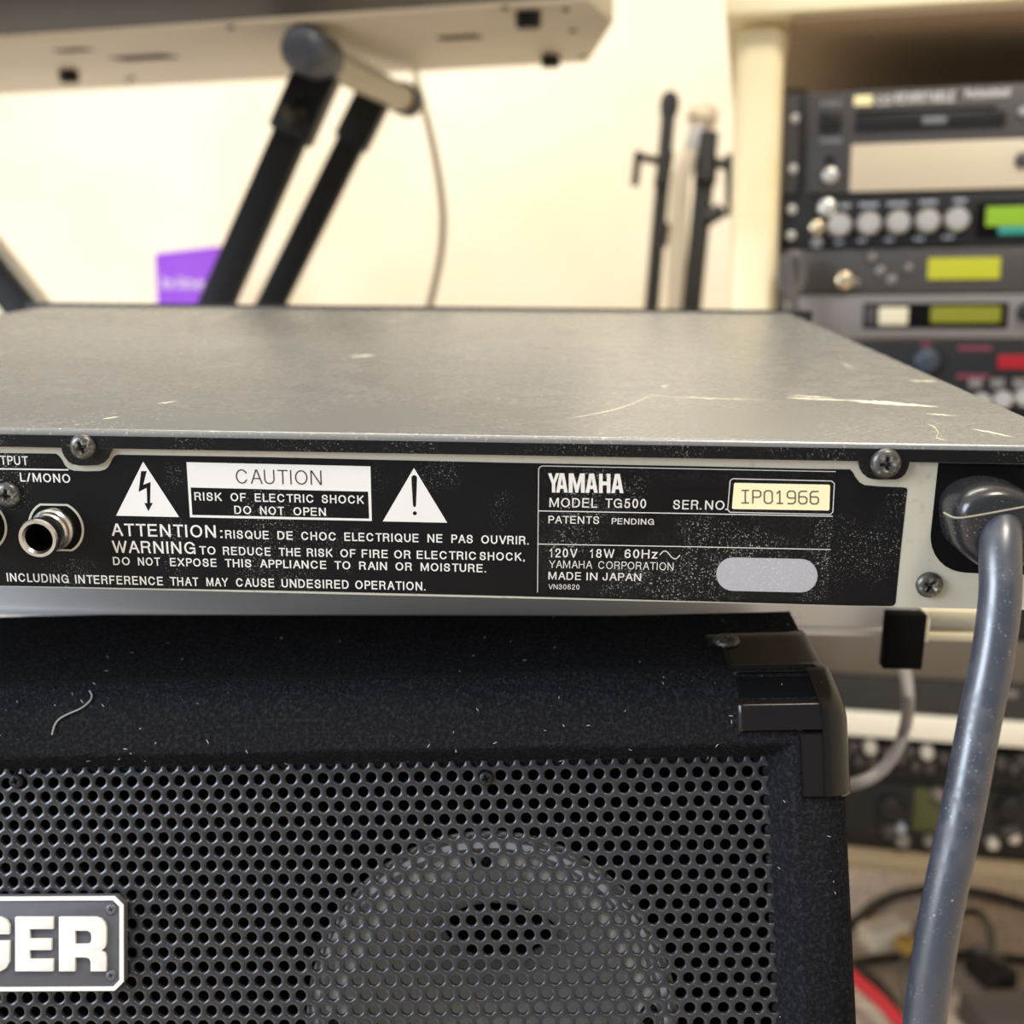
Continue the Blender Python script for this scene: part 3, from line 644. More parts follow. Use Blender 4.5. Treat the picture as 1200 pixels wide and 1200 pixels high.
me = bpy.data.meshes.new('grille'); me.from_pydata(m.v, [], m.f)
me.shade_smooth(); me.set_sharp_from_angle(angle=R(80)); me.materials.append(M_grille)
grl = link('grille', me, amp, 'perforated dark metal grille')
gs = screw_mesh(0.0022, 0.0012, M_blk)
for u, v in ((570, 912), (20, 915)):
    x, z = A(u, v, gy); o = link('grille_screw', gs, amp); o.location = (x, gy, z)
# horn behind the grille
yc = gy+0.0058
x, z = A(575, 1196, yc); Rr = abs(A(575+219, 1196, yc)[0]-x)
m = MB()
prof = [(Rr, -.0001), (Rr, 0), (Rr*.985, .0020), (Rr*.960, .0032), (Rr*.925, .0034), (Rr*.90, .0022), (Rr*.885, .0012), (Rr*.80, .0008), (Rr*.74, -.001), (Rr*.62, -.009), (Rr*.50, -.020), (Rr*.40, -.034), (Rr*.34, -.046)]
def horn_pt(r_, h_, a):
    t = min(1, max(0, -h_/.046)); t = t*t*(3-2*t)
    return (x+r_*math.cos(a), yc-h_, z+.014*t+r_*math.sin(a)*(1-.42*t))
NS = 72; vs = [horn_pt(r_, h_, 2*math.pi*k_/NS) for r_, h_ in prof for k_ in range(NS)]
m.add(vs, [(i*NS+k_, i*NS+(k_+1) % NS, (i+1)*NS+(k_+1) % NS, (i+1)*NS+k_) for i in range(1, len(prof)-1) for k_ in range(NS)]+[(k_, (k_+1) % NS, NS+(k_+1) % NS, NS+k_) for k_ in range(NS)])
hn = m.obj('horn', M_cone, amp, ang=40, label='grey round tweeter horn behind the grille')
m = MB(); m.lathe([(Rr*1.004, 0), (Rr*.990, .0021), (Rr*.960, .0034), (Rr*.925, .0036), (Rr*.90, .0024)], (x, yc, z), seg=72, caps=False); m.obj('rim', mat('satin_rim', (.86, .84, .80), .28, metal=.4), hn)
m = MB(); vs = [horn_pt(r_, h_, 2*math.pi*k_/NS) for r_, h_ in ((Rr*.345, -.0455), (Rr*.33, -.052)) for k_ in range(NS)]
m.add(vs, [(k_, (k_+1) % NS, NS+(k_+1) % NS, NS+k_) for k_ in range(NS)]+[tuple(range(NS, 2*NS))]); m.obj('throat', M_hole, hn)
hs = screw_mesh(0.0032, 0.0016, M_blk)
for a in (90, 180, 0, 270):
    o = link('horn_screw', hs, hn); o.location = (x+Rr*.86*math.cos(R(a+2)), yc-.0006, z+Rr*.86*math.sin(R(a+2)))
# logo badge
by = gy-0.0030
k, ox, oy = 4.0, 0, 950
bo = Q((-1300, 408), (540, 399), (581, 440), (582, 800), (540, 842), (-1300, 852))
bi = Q((-1290, 428), (532, 419), (562, 449), (562, 792), (532, 823), (-1290, 833))
m = MB(); m.prism([A(u, v, by) for u, v in bo], by, gy); bdg = m.obj('logo_badge', M_badge, amp, bevel=0.0002)
m = MB(); m.prism([A(u, v, by) for u, v in bo], by-.0004, by, holes=[[A(u, v, by) for u, v in bi]]); m.obj('badge_border', M_bwhite, bdg)
def rc(x0_, x1_, z0_, z1_, c): return [(x0_, z0_), (x1_-c, z0_), (x1_, z0_+c), (x1_, z1_-c), (x1_-c, z1_), (x0_, z1_)]
BOLD = {
 'E': [([(0, 0), (1, 0), (1, .225), (.385, .225), (.385, .39), (.955, .39), (.955, .60), (.385, .60), (.385, .775), (1, .775), (1, 1), (0, 1)], [])],
 'R': [([(0, 0), (.345, 0), (.345, .255), (.56, .255), (.64, .235), (.67, .18), (.67, 0), (1, 0), (1, .25), (.975, .33), (.90, .385), (.975, .43), (1, .52), (1, .80), (.965, .90), (.89, .97), (.78, 1), (0, 1)],
        [[(.345, .50), (.345, .745), (.60, .745), (.665, .715), (.685, .66), (.685, .58), (.665, .525), (.60, .50)]])],
 'B': [([(0, 0), (.82, 0), (.95, .06), (1, .18), (1, .38), (.92, .50), (.99, .62), (.99, .84), (.93, .95), (.80, 1), (0, 1)], [[(.34, .20), (.34, .42), (.66, .42), (.66, .20)], [(.34, .60), (.34, .80), (.65, .80), (.65, .60)]])],
 'H': [([(0, 0), (.35, 0), (.35, .38), (.65, .38), (.65, 0), (1, 0), (1, 1), (.65, 1), (.65, .61), (.35, .61), (.35, 1), (0, 1)], [])],
 'I': [([(0, 0), (1, 0), (1, 1), (0, 1)], [])],
 'N': [([(0, 0), (.34, 0), (.34, .55), (.62, 0), (1, 0), (1, 1), (.66, 1), (.66, .45), (.38, 1), (0, 1)], [])],
 'G': [([(.2, 0), (.8, 0), (.93, .06), (1, .18), (1, .56), (.52, .56), (.52, .38), (.68, .38), (.68, .22), (.34, .22), (.34, .78), (.68, .78), (.68, .68), (1, .68), (1, .85), (.93, .95), (.8, 1), (.2, 1), (.06, .94), (0, .82), (0, .18), (.06, .06)], [])]}
bx = []; right = 497
for ch, w in zip('REGNIRHEB', (222, 178, 208, 210, 70, 222, 210, 178, 215)):
    bx.append((ch, (ox+(right-w)/k, oy+499/k, ox+right/k, oy+754/k))); right -= w+27
for bb in bx:
    m = MB(); glyph_polys(BOLD, [bb], AF, by-.0011, by, m); m.obj('logo_letter', M_bwhite, bdg, bevel=0.00012, ang=25)
bs = screw_mesh(0.0016, 0.0006, M_badge)
for v in (462, 772):
    x, z = A(*Q((523, v))[0], by); o = link('badge_screw', bs, bdg); o.location = (x, by, z)
# corner protector: moulded shell over the corner, with a stacking groove
def patch(x0_, x1_, z0_, z1_, off, nx_, nz_, side=0.0, open_right=False):
    mb = MB(); X = lin(x0_, x1_, nx_); Zz = lin(z0_, z1_, nz_); g = {}
    vs = []
    for i, x in enumerate(X):
        for j, z in enumerate(Zz):
            e = min(i, 9 if (side or open_right) else nx_-i, j, nz_-j) > 0
            xx = warp(x, z) + (off*min(1, max(0, 1-(xr-x)/.006)) if side else 0)
            g[i, j] = len(vs); vs.append((xx, frontf(min(x, xr), z)-(off if e else -0.0004), z))
    fs = [(g[i, j], g[i+1, j], g[i+1, j+1], g[i, j+1]) for i in range(nx_) for j in range(nz_)]
    if side:
        n0_ = len(vs)
        for j, z in enumerate(Zz): vs.append((warp(xr, z)+off, frontf(xr, z)+side, z))
        for j in range(nz_): fs.append((g[nx_, j], n0_+j, n0_+j+1, g[nx_, j+1]))
    mb.add(vs, fs); return mb
xa = A(863, 830)[0]; xg1 = A(961, 830)[0]; xv_ = A(937, 900)[0]
z1_ = A(900, 859)[1]; z2_ = A(900, 820)[1]; z3_ = A(900, 792)[1] if False else zt+0.0042; z4_ = zB-0.006; z5_ = A(980, 936)[1]
pr = patch(xg1, xr, z5_, z4_, .0013, 26, 60, side=.03).obj('corner_protector', M_blkg, amp, ang=60, label='glossy black plastic corner protector')
patch(xa, xg1+.0006, z1_, z2_, .00128, 24, 10, open_right=True).obj('front_arm', M_blkg, pr, ang=60)
patch(xa, xg1+.0006, z3_, z4_, .00128, 24, 12, open_right=True).obj('upper_flange', M_blkg, pr, ang=60)
patch(xa, xg1+.0008, z2_-.0003, z3_+.0003, .0002, 20, 6, open_right=True).obj('stacking_groove', M_hole, pr, ang=50)
patch(xv_, xg1+.0006, z5_, z1_+.0004, .00126, 10, 20, open_right=True).obj('side_arm', M_blkg, pr, ang=60)
pS = AF.loc(at(847, 752, 0.3495)); zS = pS.z
def proj_loc(p):
    q_ = Wc.transposed() @ ((AF.M @ Vector(p))-CW); return 600+FPX*q_.x/q_.z, 600+FPX*q_.y/q_.z
best = min((abs(proj_loc((pS.x, frontf(0, zz), zz))[1]-752), zz) for zz in lin(zt, zB, 200)); zS = best[1]
slope_a = math.atan2(yB, zB-zt)
ps = screw_mesh(0.0040, 0.0016); o = link('protector_screw', ps, pr); o.location = (pS.x, frontf(0, zS)-.0008, zS); o.rotation_euler = (-slope_a, 0, 0)
patch(pS.x-.006, xa+.0005, zS-.0022, zS+.0024, .0008, 8, 6).obj('screw_tongue', M_blkg, pr, ang=50)
# feet at the front carry the tilt
for xx in (xl+.05, xr-.05):
    a = Vector((xx, .03, zbot+.002)); wp = AF.M @ a; b = AF.loc(Vector((wp.x, wp.y, 0.0)))
    m = MB(); m.beam(a, b, .03, .02, (1, 0, 0)); m.obj('foot', M_blk, amp)
print('AMP back-bottom z', (AF.M @ Vector((0, DB, zbot))).z, 'front', (AF.M @ Vector((0, 0, zbot))).z, 'pitch', pitch, 'B', pB, 'zt', zt)
# ------------------------------------------------------------------ upper keyboard on an X stand
def yawrot(deg, tilt=0, roll=0):
    return Matrix.Rotation(R(-deg), 3, 'Z') @ Matrix.Rotation(R(roll), 3, 'Y') @ Matrix.Rotation(R(tilt), 3, 'X')
M_kbeige = mat('beige_keyboard_base', srgb(208, 196, 176), 0.5)
M_kdark = mat('dark_keyboard_body', (0.026, 0.022, 0.021), 0.6, spec=.25)
KF = Frame(at(690, 73, 1.35), yawrot(13, 7.5, 0))
# local: x right, y depth, z up ; underside is plane z=0
def under(u, v, z=0.0):
    o = KF.I @ CW; d = KF.I.to_3x3() @ (Wc @ Vector(((u-600)/FPX, (v-600)/FPX, 1))); t = (z-o.z)/d.z; p = o+d*t; return p
kb = thing('stage_keyboard', 'long keyboard with beige underside held up on the black X stand', 'keyboard', KF.M)
pr_, pc, pd = under(690, 73), under(719, 28), under(716, -6)
yb = under(300, 29).y       # boundary with the dark front part
yfront = yb-0.13
m = MB(); base = [(-1.15, pr_.y), (pr_.x, pr_.y), (pc.x, pc.y), (pc.x, yb), (-1.15, yb)]
vs = [(x, y, 0) for x, y in base]+[(x, y, 0.075) for x, y in base]
m.add(vs, [(0, 1, 2, 3, 4), (9, 8, 7, 6, 5)]+[(i, (i+1) % 5, 5+(i+1) % 5, 5+i) for i in range(5)]); m.obj('base_tray', M_kbeige, kb, bevel=.003)
ql, qr = under(0, 43, -.004), under(560, 5, -.004); sl = (qr.y-ql.y)/(qr.x-ql.x); yl_, yr_ = ql.y+sl*(-1.15-ql.x), ql.y+sl*(pc.x-ql.x)
m = MB(); m.hexa([(-1.15, yl_-.30, -.004), (pc.x, yl_-.30, -.004), (pc.x, yr_, -.004), (-1.15, yl_, -.004)], [(-1.15, yl_-.30, .07), (pc.x, yl_-.30, .07), (pc.x, yr_, .07), (-1.15, yl_, .07)]); m.obj('front_body', M_kdark, kb, bevel=.004)
def under_box(u0, v0, u1, v1, h, name, matl):
    a, b = under(u0, v0), under(u1, v1); m_ = MB(); m_.box(min(a.x, b.x), max(a.x, b.x), min(a.y, b.y), max(a.y, b.y), -h, 0.0006); m_.obj(name, matl, kb, bevel=.001)
for u0, v0, u1, v1 in ((148, 71, 191, 63), (519, 47, 558, 40), (75, 61, 97, 56)): under_box(u0, v0, u1, v1, .0006, 'vent_slot', M_hole)
for u, v in ((80, 82), (619, 13), (645, 64)):
    p = under(u, v); m = MB(); m.lathe([(.011, -.001), (.011, -.012), (.009, -.014)], (p.x, p.y, 0), seg=20, axis='z'); m.obj('rubber_foot', M_blk, kb)
for u, v in ((270, 31), (150, 94), (592, 8), (663, 10), (672, 35), (683, 65), (155, 90)):
    p = under(u, v); m = MB(); m.lathe([(.0035, .0), (.0035, -.0015), (.002, -.0022)], (p.x, p.y, 0), seg=12, axis='z'); m.obj('base_screw', M_steel, kb)
a = under(497, 80); m = MB(); m.box(a.x-.0008, a.x+.0008, yb, pr_.y, -.0008, .0005); m.obj('panel_seam', M_cream2, kb)
# X stand
M_tubeb = mat('bare_grey_tube', srgb(208, 198, 176), 0.4)
xs_ = thing('keyboard_x_stand', 'black double-braced X stand with grey top arm and round end cap', 'keyboard stand')
near, far = at(366, 63, 1.00), at(474, 116, 1.31)
m = MB(); m.tube([near, far], 0.0150, 20); m.obj('top_arm', M_tubeb, xs_, label='grey metal support arm')
d = (far-near).normalized()
m = MB(); m.tube([near-d*.034, near-d*.033, near-d*.030, near-d*.026, near+d*.03], [.008, 0.014, .0185, .0205, .0205], 32); m.obj('end_cap', mat('slate_end_cap', (0.085, 0.095, 0.125), 0.4), xs_)
m = MB(); m.tube([far-d*.015, far-d*.012, far+d*.02], [.015, .019, .019], 20); m.obj('end_cap', M_blk, xs_)
def to_floor(u0, v0, Z, u1, v1, zf=0.01):
    a = at(u0, v0, Z); b = at(u1, v1, Z)
    # keep in a plane of constant depth y
    b = CW+(b-CW)*(a.y/(b.y)) if b.y else b
    t = (zf-a.z)/(b.z-a.z); return a, a+(b-a)*t
legs = []
for (u0, v0, Z, u1, v1, w) in ((372, 88, 1.035, 256, 352, .030), (440, 110, 1.25, 320, 352, .030), (-175, 110, 1.09, 16, 350, .029), (-143, 110, 1.22, 45, 350, .012)):
    a, b = to_floor(u0, v0, Z, u1, v1); legs.append((a, b))
    m = MB(); m.beam(a, b, w, .024, (0, 1, 0)); m.obj('leg', M_tubeb if w < .02 else M_steel, xs_, bevel=.002)
m = MB(); m.tube([at(335, 134, 1.01), at(352, 130, 1.02)], .0095, 16); m.obj('locking_knob', M_blk, xs_)
a, b = legs[0]; e = (b-a).normalized(); m = MB(); m.beam(a-e*.006, a+e*.062, .040, .032, (0, 1, 0)); m.obj('leg_collar', M_blk, xs_, bevel=.003)
a, b = legs[1]; e = (b-a).normalized(); m = MB(); m.beam(a-e*.006, a+e*.062, .038, .032, (0, 1, 0)); m.obj('leg_collar', M_blk, xs_, bevel=.003)
a3, a4 = legs[2][0], legs[3][0]; m = MB(); m.tube([a3, a4+(a4-a3)*.1], .013, 16); m.obj('top_arm', M_tubeb, xs_)
for i in (0, 2):
    p, q_ = legs[i][1], legs[i+1][1]; m = MB(); m.tube([p, q_], .012, 12); m.obj('foot_bar', M_steel, xs_)
# cable hanging from the keyboard
m = MB(); pts = [at(u, v, 1.44) for u, v in ((478, 40), (484, 70), (491, 105), (503, 150), (513, 200), (519, 250), (517, 295), (508, 340), (502, 370), (500, 440))]
e = pts[-1]; pts += [Vector((e.x, e.y+.02, .3)), Vector((e.x-.05, e.y+.05, .0065)), Vector((e.x-.2, e.y+.3, .0065))]
m.tube(pts, .0048, 10, smooth=5); tag(m.obj('hanging_cable', mat('pale_grey_cable', srgb(190, 182, 160), 0.5)), 'pale grey cable hanging from the keyboard against the wall', 'cable')
# cabinet behind and purple box
m = MB(); m.box(-1.35, -0.35, 2.12, 2.57, 0.02, 0.685); cbt = m.obj('low_cabinet', M_ceil, bevel=.004); tag(cbt, 'low white cabinet against the back wall behind the module', 'cabinet')
M_purple = mat('purple_card', srgb(132, 62, 205), 0.5)
pa, pb = at(179, 300, 2.28), at(256, 300, 2.28)
tb = at(215, 298, 2.28).z
pf = Frame(Vector(((pa.x+pb.x)/2, pa.y, 0.685)), yawrot(8))
bxp = thing('purple_box', 'small purple box with white lettering standing beyond the module', 'box', pf.M)
w = (pb-pa).length/2
m = MB(); m.box(-w, w, 0, .05, 0.0002, tb-.685); m.obj('carton', M_purple, bxp, bevel=.001)
m = MB(); m.hexa([(-w, 0, tb-.6848), (w, 0, tb-.6848), (w, .05, tb-.6848), (-w, .05, tb-.6848)], [(-w*.95, .012, tb-.680), (w, .012, tb-.668), (w, .05, tb-.668), (-w*.95, .05, tb-.680)]); m.obj('flap', M_purple, bxp)
text([('ln', 190, 203, 338, 338, 13), ('line', 209, 238, 338, 338, 13)], M_white, bxp, pf, y=-.0006)
# ------------------------------------------------------------------ folded microphone stands
def boom(u0, v0, u1, v1, Z, r_, label, extra):
    t = thing('microphone_stand', label, 'microphone stand', None, 'folded stands beside the rack')
    a, b = at(u1, v1, Z), at(u0, v0, Z); b2 = a+(b-a)*((0.02-a.z)/(b.z-a.z))
    m = MB(); m.tube([a, b2], r_, 14); m.obj('pole', M_blk, t)
    m = MB(); m.lathe([(.026, 0.0005), (.026, .012), (.02, .02), (r_, .03)], (b2.x, b2.y, 0.0), seg=32, axis='z'); m.obj('base', M_steel, t)
    extra(t, Z)
def ex1(t, Z):
    m = MB(); m.tube([at(785, 108, Z), at(785, 116, Z), at(784, 128, Z), at(782, 140, Z)], [.008, .0155, .0155, .011], 14); m.obj('clutch', M_blk, t)
    m = MB(); m.tube([at(748, 178, Z-.02), at(744, 217, Z-.02)], 0.0065, 10); m.obj('wing_handle', M_steel, t)
    m = MB(); m.tube([at(750, 184, Z-.02), at(778, 190, Z)], .0065, 10); m.obj('clamp_bolt', M_steel, t)
    m = MB(); m.tube([at(781, 178, Z-.01), at(775, 218, Z-.01)], .0125, 12); m.obj('clamp', M_blk, t)
    m = MB(); m.tube([at(777, 262, Z), at(774, 288, Z)], .011, 12); m.obj('height_collar', M_blk, t)
def ex2(t, Z):
    m = MB(); m.tube([at(826, 188, Z), at(863, 196, Z)], .008, 12); m.obj('boom_arm', M_blk, t)
    m = MB(); m.tube([at(856, 182, Z), at(857, 252, Z)], .009, 12); m.obj('counter_weight', M_blk, t)
    m = MB(); m.tube([at(828, 185, Z-.01), at(826, 215, Z-.01)], .018, 14); m.obj('clamp', M_blk, t)
    m = MB(); m.tube([at(826, 258, Z-.01), at(846, 246, Z-.01)], .012, 14); m.obj('locking_knob', M_blk, t)
boom(764, 355, 784, 125, 1.75, .0118, 'thin black microphone stand with a T handle, left of the pair', ex1)
boom(811, 355, 831, 156, 1.75, .0155, 'thicker black microphone stand with a side arm next to the rack post', ex2)
t = thing('microphone', 'pale blurred microphone leaning between the two black stands', 'microphone')
m = MB(); Z = 1.8; m.tube([at(827, 122, Z), at(826, 128, Z), at(823, 138, Z), at(820, 150, Z)], [.010, .023, .025, .018], 18, smooth=3); m.obj('head', mat('tan_mesh', srgb(190, 176, 150), .5), t)
m = MB(); m.tube([at(820, 148, Z), at(812, 178, Z)], .016, 16); m.obj('body', mat('pale_grey_plastic', srgb(170, 168, 168), .5), t)
m = MB(); m.tube([at(812, 176, Z), at(797, 210, Z)]+[at(790, 380, Z)], .015, 14); m.obj('grip', mat('brown_grey_plastic', srgb(214, 202, 182), .5), t)
p0 = at(790, 378, Z); m = MB(); m.lathe([(.022, 0.0005), (.022, .01), (.012, .02), (.012, p0.z)], (p0.x, p0.y, 0), seg=24, axis='z'); m.obj('stand_base', M_steel, t)
# ------------------------------------------------------------------ rack furniture on the right
org = at(1000, 300, .955); RF = Frame(Vector((org.x, org.y, 0)), yawrot(12))
G = lambda u, v, y=0.0: RF.at(u, v, y)
M_post = mat('cream_laminate', srgb(246, 232, 192), .45, vary=(12, srgb(240, 222, 176), .4, .7))
M_brown = mat('brown_board', srgb(186, 162, 132), .6)
rk = thing('rack_desk', 'cream laminate rack desk with rounded posts holding the equipment', 'rack', RF.M)
xp0, xp1 = G(858, 200)[0], G(914, 200)[0]; rx0 = G(917, 200)[0]; RW = .4826
ztop = G(880, 17, -.04)[1]
for xa_, yy in ((xp0, -.02), (rx0+RW+.004, -.02), (xp0, .40), (rx0+RW+.004, .40)):
    m = MB(); m.box(xa_, xa_+(xp1-xp0), yy, yy+.04, 0.0, ztop-.0005); m.obj('post', M_post, rk, bevel=.012, segs=4)
m = MB(); m.box(G(850, 20, -.04)[0], rx0+RW+.06, -.04, .47, ztop, ztop+.035); m.obj('top_board', M_post, rk, bevel=.003)
m = MB(); m.box(xp1+.001, rx0+RW, .42, .438, .2, ztop-.001); m.obj('back_board', mat('tan_back_board', srgb(232, 216, 190), .6), rk)
m = MB(); m.box(xp1+.004, rx0+RW, -.03, .415, ztop-.004, ztop-.0004); m.obj('underside_panel', M_brown, rk)
zr0, zr1 = G(1000, 70, .15)[1], G(1000, 54, .15)[1]
m = MB(); m.box(xp1+.001, rx0+RW, .15, .17, zr0, zr1); m.obj('rail', M_brown, rk, bevel=.002)
zb0, zb1 = G(1000, 1019, -.02)[1], G(1000, 1001, -.02)[1]
zb1 = min(zb1, G(1000, 992)[1]-.0006)
m = MB(); m.box(xp0, rx0+RW+.05, -.02, .44, zb0, zb1); m.obj('bottom_board', mat('worn_tan_board', srgb(150, 132, 104), .6), rk, bevel=.003)
zs0, zs1 = G(1000, 862, -.002)[1], G(1000, 834, -.002)[1]
for xx in (rx0+.0, rx0+RW-.02):
    m = MB(); m.box(xx, xx+.018, .004, .03, zb1, G(1000, 100)[1]); m.obj('rack_rail', M_steel, rk)
# rack devices
M_dgrey = mat('dark_grey_face', srgb(72, 68, 66), .45, metal=.2); M_bface = mat('black_face', srgb(32, 31, 32), .42, spec=.3)
M_greyf = mat('warm_grey_face', srgb(130, 124, 120), .4, metal=.3); M_knob = mat('silver_knob', (.66, .64, .60), .36, metal=.7)
M_lcd = mat('green_display', srgb(70, 90, 20), .3, emit=(srgb(150, 190, 45), .75)); M_teal = mat('teal_display', srgb(20, 80, 70), .3, emit=(srgb(70, 170, 150), .6))
M_ylcd = mat('yellow_display', srgb(80, 80, 10), .3, emit=(srgb(205, 200, 50), .8)); M_olcd = mat('olive_display', srgb(60, 60, 10), .3, emit=(srgb(140, 138, 35), .8))
M_red = mat('red_led_display', srgb(60, 5, 10), .3, emit=(srgb(190, 20, 35), .7)); M_redp = mat('dull_red_print', srgb(120, 50, 66), .5)
M_lab = mat('pale_blue_grey_print', srgb(160, 166, 176), .5); M_ivory = mat('ivory_panel', srgb(206, 190, 164), .4); M_brass = mat('brass_jack', (.75, .62, .42), .25, metal=.9)
M_dlab = mat('grey_print_dim', srgb(120, 120, 124), .5)
def device(name, label, v0, v1, face, cat='rack unit', uref=1000, y0=0.0, depth=.30, ears=True, x0=None, group='rack units'):
    z0_, z1_ = G(uref, v1, y0)[1], G(uref, v0, y0)[1]
    t_ = thing(name, label, cat, RF.M)
    m_ = MB(); m_.box(rx0+.021, rx0+RW-.021, y0+.003, y0+depth, z0_+.0008, z1_-.0008); m_.obj('chassis', M_steel, t_)
    m_ = MB(); m_.box(rx0, rx0+RW, y0, y0+.003, z0_, z1_); m_.obj('faceplate', face, t_, bevel=.0008)
    for v in (.25, .75):
        m_ = MB(); m_.lathe([(.004, 0), (.004, .0015), (.0025, .0025)], (rx0+.009, y0, z0_+(z1_-z0_)*v), seg=14); m_.obj('rack_screw', M_knob, t_)
    return t_
def dbox(t_, name, u0, v0, u1, v1, h, matl, y0=0.0, bevel=.0006, label=None):
    a_x, a_z = G(u0, v0, y0); b_x, b_z = G(u1, v1, y0); c_z = G((u0+u1)/2, v0, y0)[1]; d_z = G((u0+u1)/2, v1, y0)[1]
    m_ = MB(); m_.box(min(a_x, b_x), max(a_x, b_x), y0-h, y0+.001, min(c_z, d_z), max(c_z, d_z)); return m_.obj(name, matl, t_, bevel=bevel, label=label)
def dknob(t_, u, v, rpx, h, matl, name='knob', y0=0.0):
    x_, z_ = G(u, v, y0); r_ = rpx*.955/FPX; m_ = MB(); m_.lathe([(r_, 0), (r_, h*.5), (r_*.92, h*.85), (r_*.75, h), (0, h*1.02)], (x_, y0, z_), seg=26, caps=False); return m_.obj(name, matl, t_, ang=40)
cdw = device('disc_recorder', 'dark grey disc recorder with an ivory front panel, topmost in the rack', 106, 226, M_dgrey, 'disc recorder')
o = dbox(cdw, 'ivory_panel', 998, 164, 1330, 221, .002, M_ivory)
dbox(cdw, 'disc_tray', 1003, 133, 1177, 150, .003, M_bface); dbox(cdw, 'tray_slot', 1003, 127, 1168, 131.5, .0005, M_hole); dbox(cdw, 'tray_lip', 1080, 138, 1108, 146, .0045, M_dlab)
dbox(cdw, 'power_switch', 961, 131, 985, 154, .003, M_bface); dbox(cdw, 'rim', 938, 108, 942, 225, .003, M_bface)
dknob(cdw, 973, 206, 9, .004, M_knob, 'phones_jack'); dknob(cdw, 972, 187, 5, .004, M_bface, 'level_knob')
dbox(cdw, 'logo_plate', 1001, 112, 1022, 124, .0012, mat('pale_gold_glow', srgb(250, 235, 180), .4, emit=(srgb(250, 230, 170), .15)))  # faint glow put into the plate's pale colour; the plate is no lamp
text([('CD', 1027, 1044, 123.5, 122.5, 11), ('REWRITABLE', 1048, 1118, 121.5, 118.5, 12)], M_white, cdw, RF, y=-.0006, bold=.06)
text([('Professional', 1131, 1183, 115.5, 112.5, 11)], M_white, cdw, RF, y=-.0006, bold=.06)
text([('POWER', 962, 986, 125, 124, 6), ('PHONES', 961, 986, 168, 167, 6)], M_lab, cdw, RF, y=-.0006, bold=.02)
dknob(cdw, 1198, 131, 5, .004, M_knob); dknob(cdw, 1198, 188, 9, .006, M_dgrey)
d2 = device('effects_unit', 'black effects unit with a row of five silver knobs and green display', 229, 290, M_bface)
for i in range(5): dknob(d2, 983+34.3*i, 264.5-1.6*i, 14, .012, M_knob)
dknob(d2, 969, 244, 11, .008, M_knob); dknob(d2, 957, 267, 9, .006, M_brass, 'input_jack'); dknob(d2, 957, 285, 7, .004, M_dlab, 'input_jack')
dbox(d2, 'display_frame', 1146, 236, 1300, 278, .0012, M_hole); dbox(d2, 'green_display', 1156, 241, 1290, 264, .002, M_lcd); dbox(d2, 'teal_display', 1170, 264.5, 1290, 274, .002, M_teal)
for u, v, w_ in ((990, 241, 13), (1018, 240, 22), (1052, 239, 24), (1088, 237, 20), (1125, 235, 15), (983, 284, 10), (1010, 282, 10), (1042, 281, 10), (1077, 280, 12), (1111, 278, 13)):
    dbox(d2, 'printed_caption', u-w_/2, v-2, u+w_/2, v+2, .0003, M_lab, bevel=0)
d3 = device('sound_module', 'dark grey sound module with bright yellow display and a brass jack', 292, 344, M_dgrey)
dknob(d3, 989, 329, 11, .007, M_brass, 'phones_jack'); dbox(d3, 'yellow_display', 1088, 302, 1171, 327, .002, M_ylcd)
for u, v, r_ in ((1032, 318, 6), (1045, 328, 6), (1065, 314, 5), (1022, 302, 5), (1003, 331, 5)): dknob(d3, u, v, r_, .003, M_greyf, 'button')
d4 = device('sampler', 'warm grey sampler with a black window holding an olive display', 346, 396, M_greyf)
dbox(d4, 'window', 1012, 355, 1180, 385, .001, M_hole); dbox(d4, 'olive_display', 1091, 359, 1172, 378, .0018, M_olcd); dbox(d4, 'beige_button', 1030, 360, 1063, 381, .003, M_cream2)
dknob(d4, 1203, 366, 11, .008, M_bface); dbox(d4, 'inset', 1015, 360, 1026, 381, .0014, M_dgrey)
d5 = device('reverb_unit', 'black reverb unit with red figures, red print and small silver knobs', 398, 520, M_bface)
dknob(d5, 1085, 423, 15, .009, mat('slate_blue_knob', srgb(52, 60, 72), .4)); dbox(d5, 'red_display', 1170, 416, 1260, 432, .002, M_red)
for u, v, w_ in ((1085, 403, 12), (1142, 408, 40), (1140, 441, 38)): dbox(d5, 'red_caption', u-w_/2, v-2.4, u+w_/2, v+2.4, .0003, M_redp, bevel=0)
for i in range(4): dknob(d5, 1149+25*i, 471-2.5*i, 11, .010, M_knob); dbox(d5, 'grey_button', 1135+26*i, 444, 1150+26*i, 455, .003, M_greyf)
d6 = device('patch_unit', 'plain brown-grey blanking unit just above the dark gap, right of the amplifier', 742, 790, mat('brown_grey_face', srgb(104, 94, 84), .5))
d7 = device('power_amplifier', 'plain charcoal power amplifier above the pale board', 792, 832, mat('charcoal_face', srgb(50, 49, 47), .5))
dbox(d7, 'badge', 1168, 808, 1192, 818, .001, M_greyf)
# gap filler devices behind the module
d8 = device('tape_machine', 'wide dark tape machine half hidden behind the module and cord', 524, 738, M_bface)
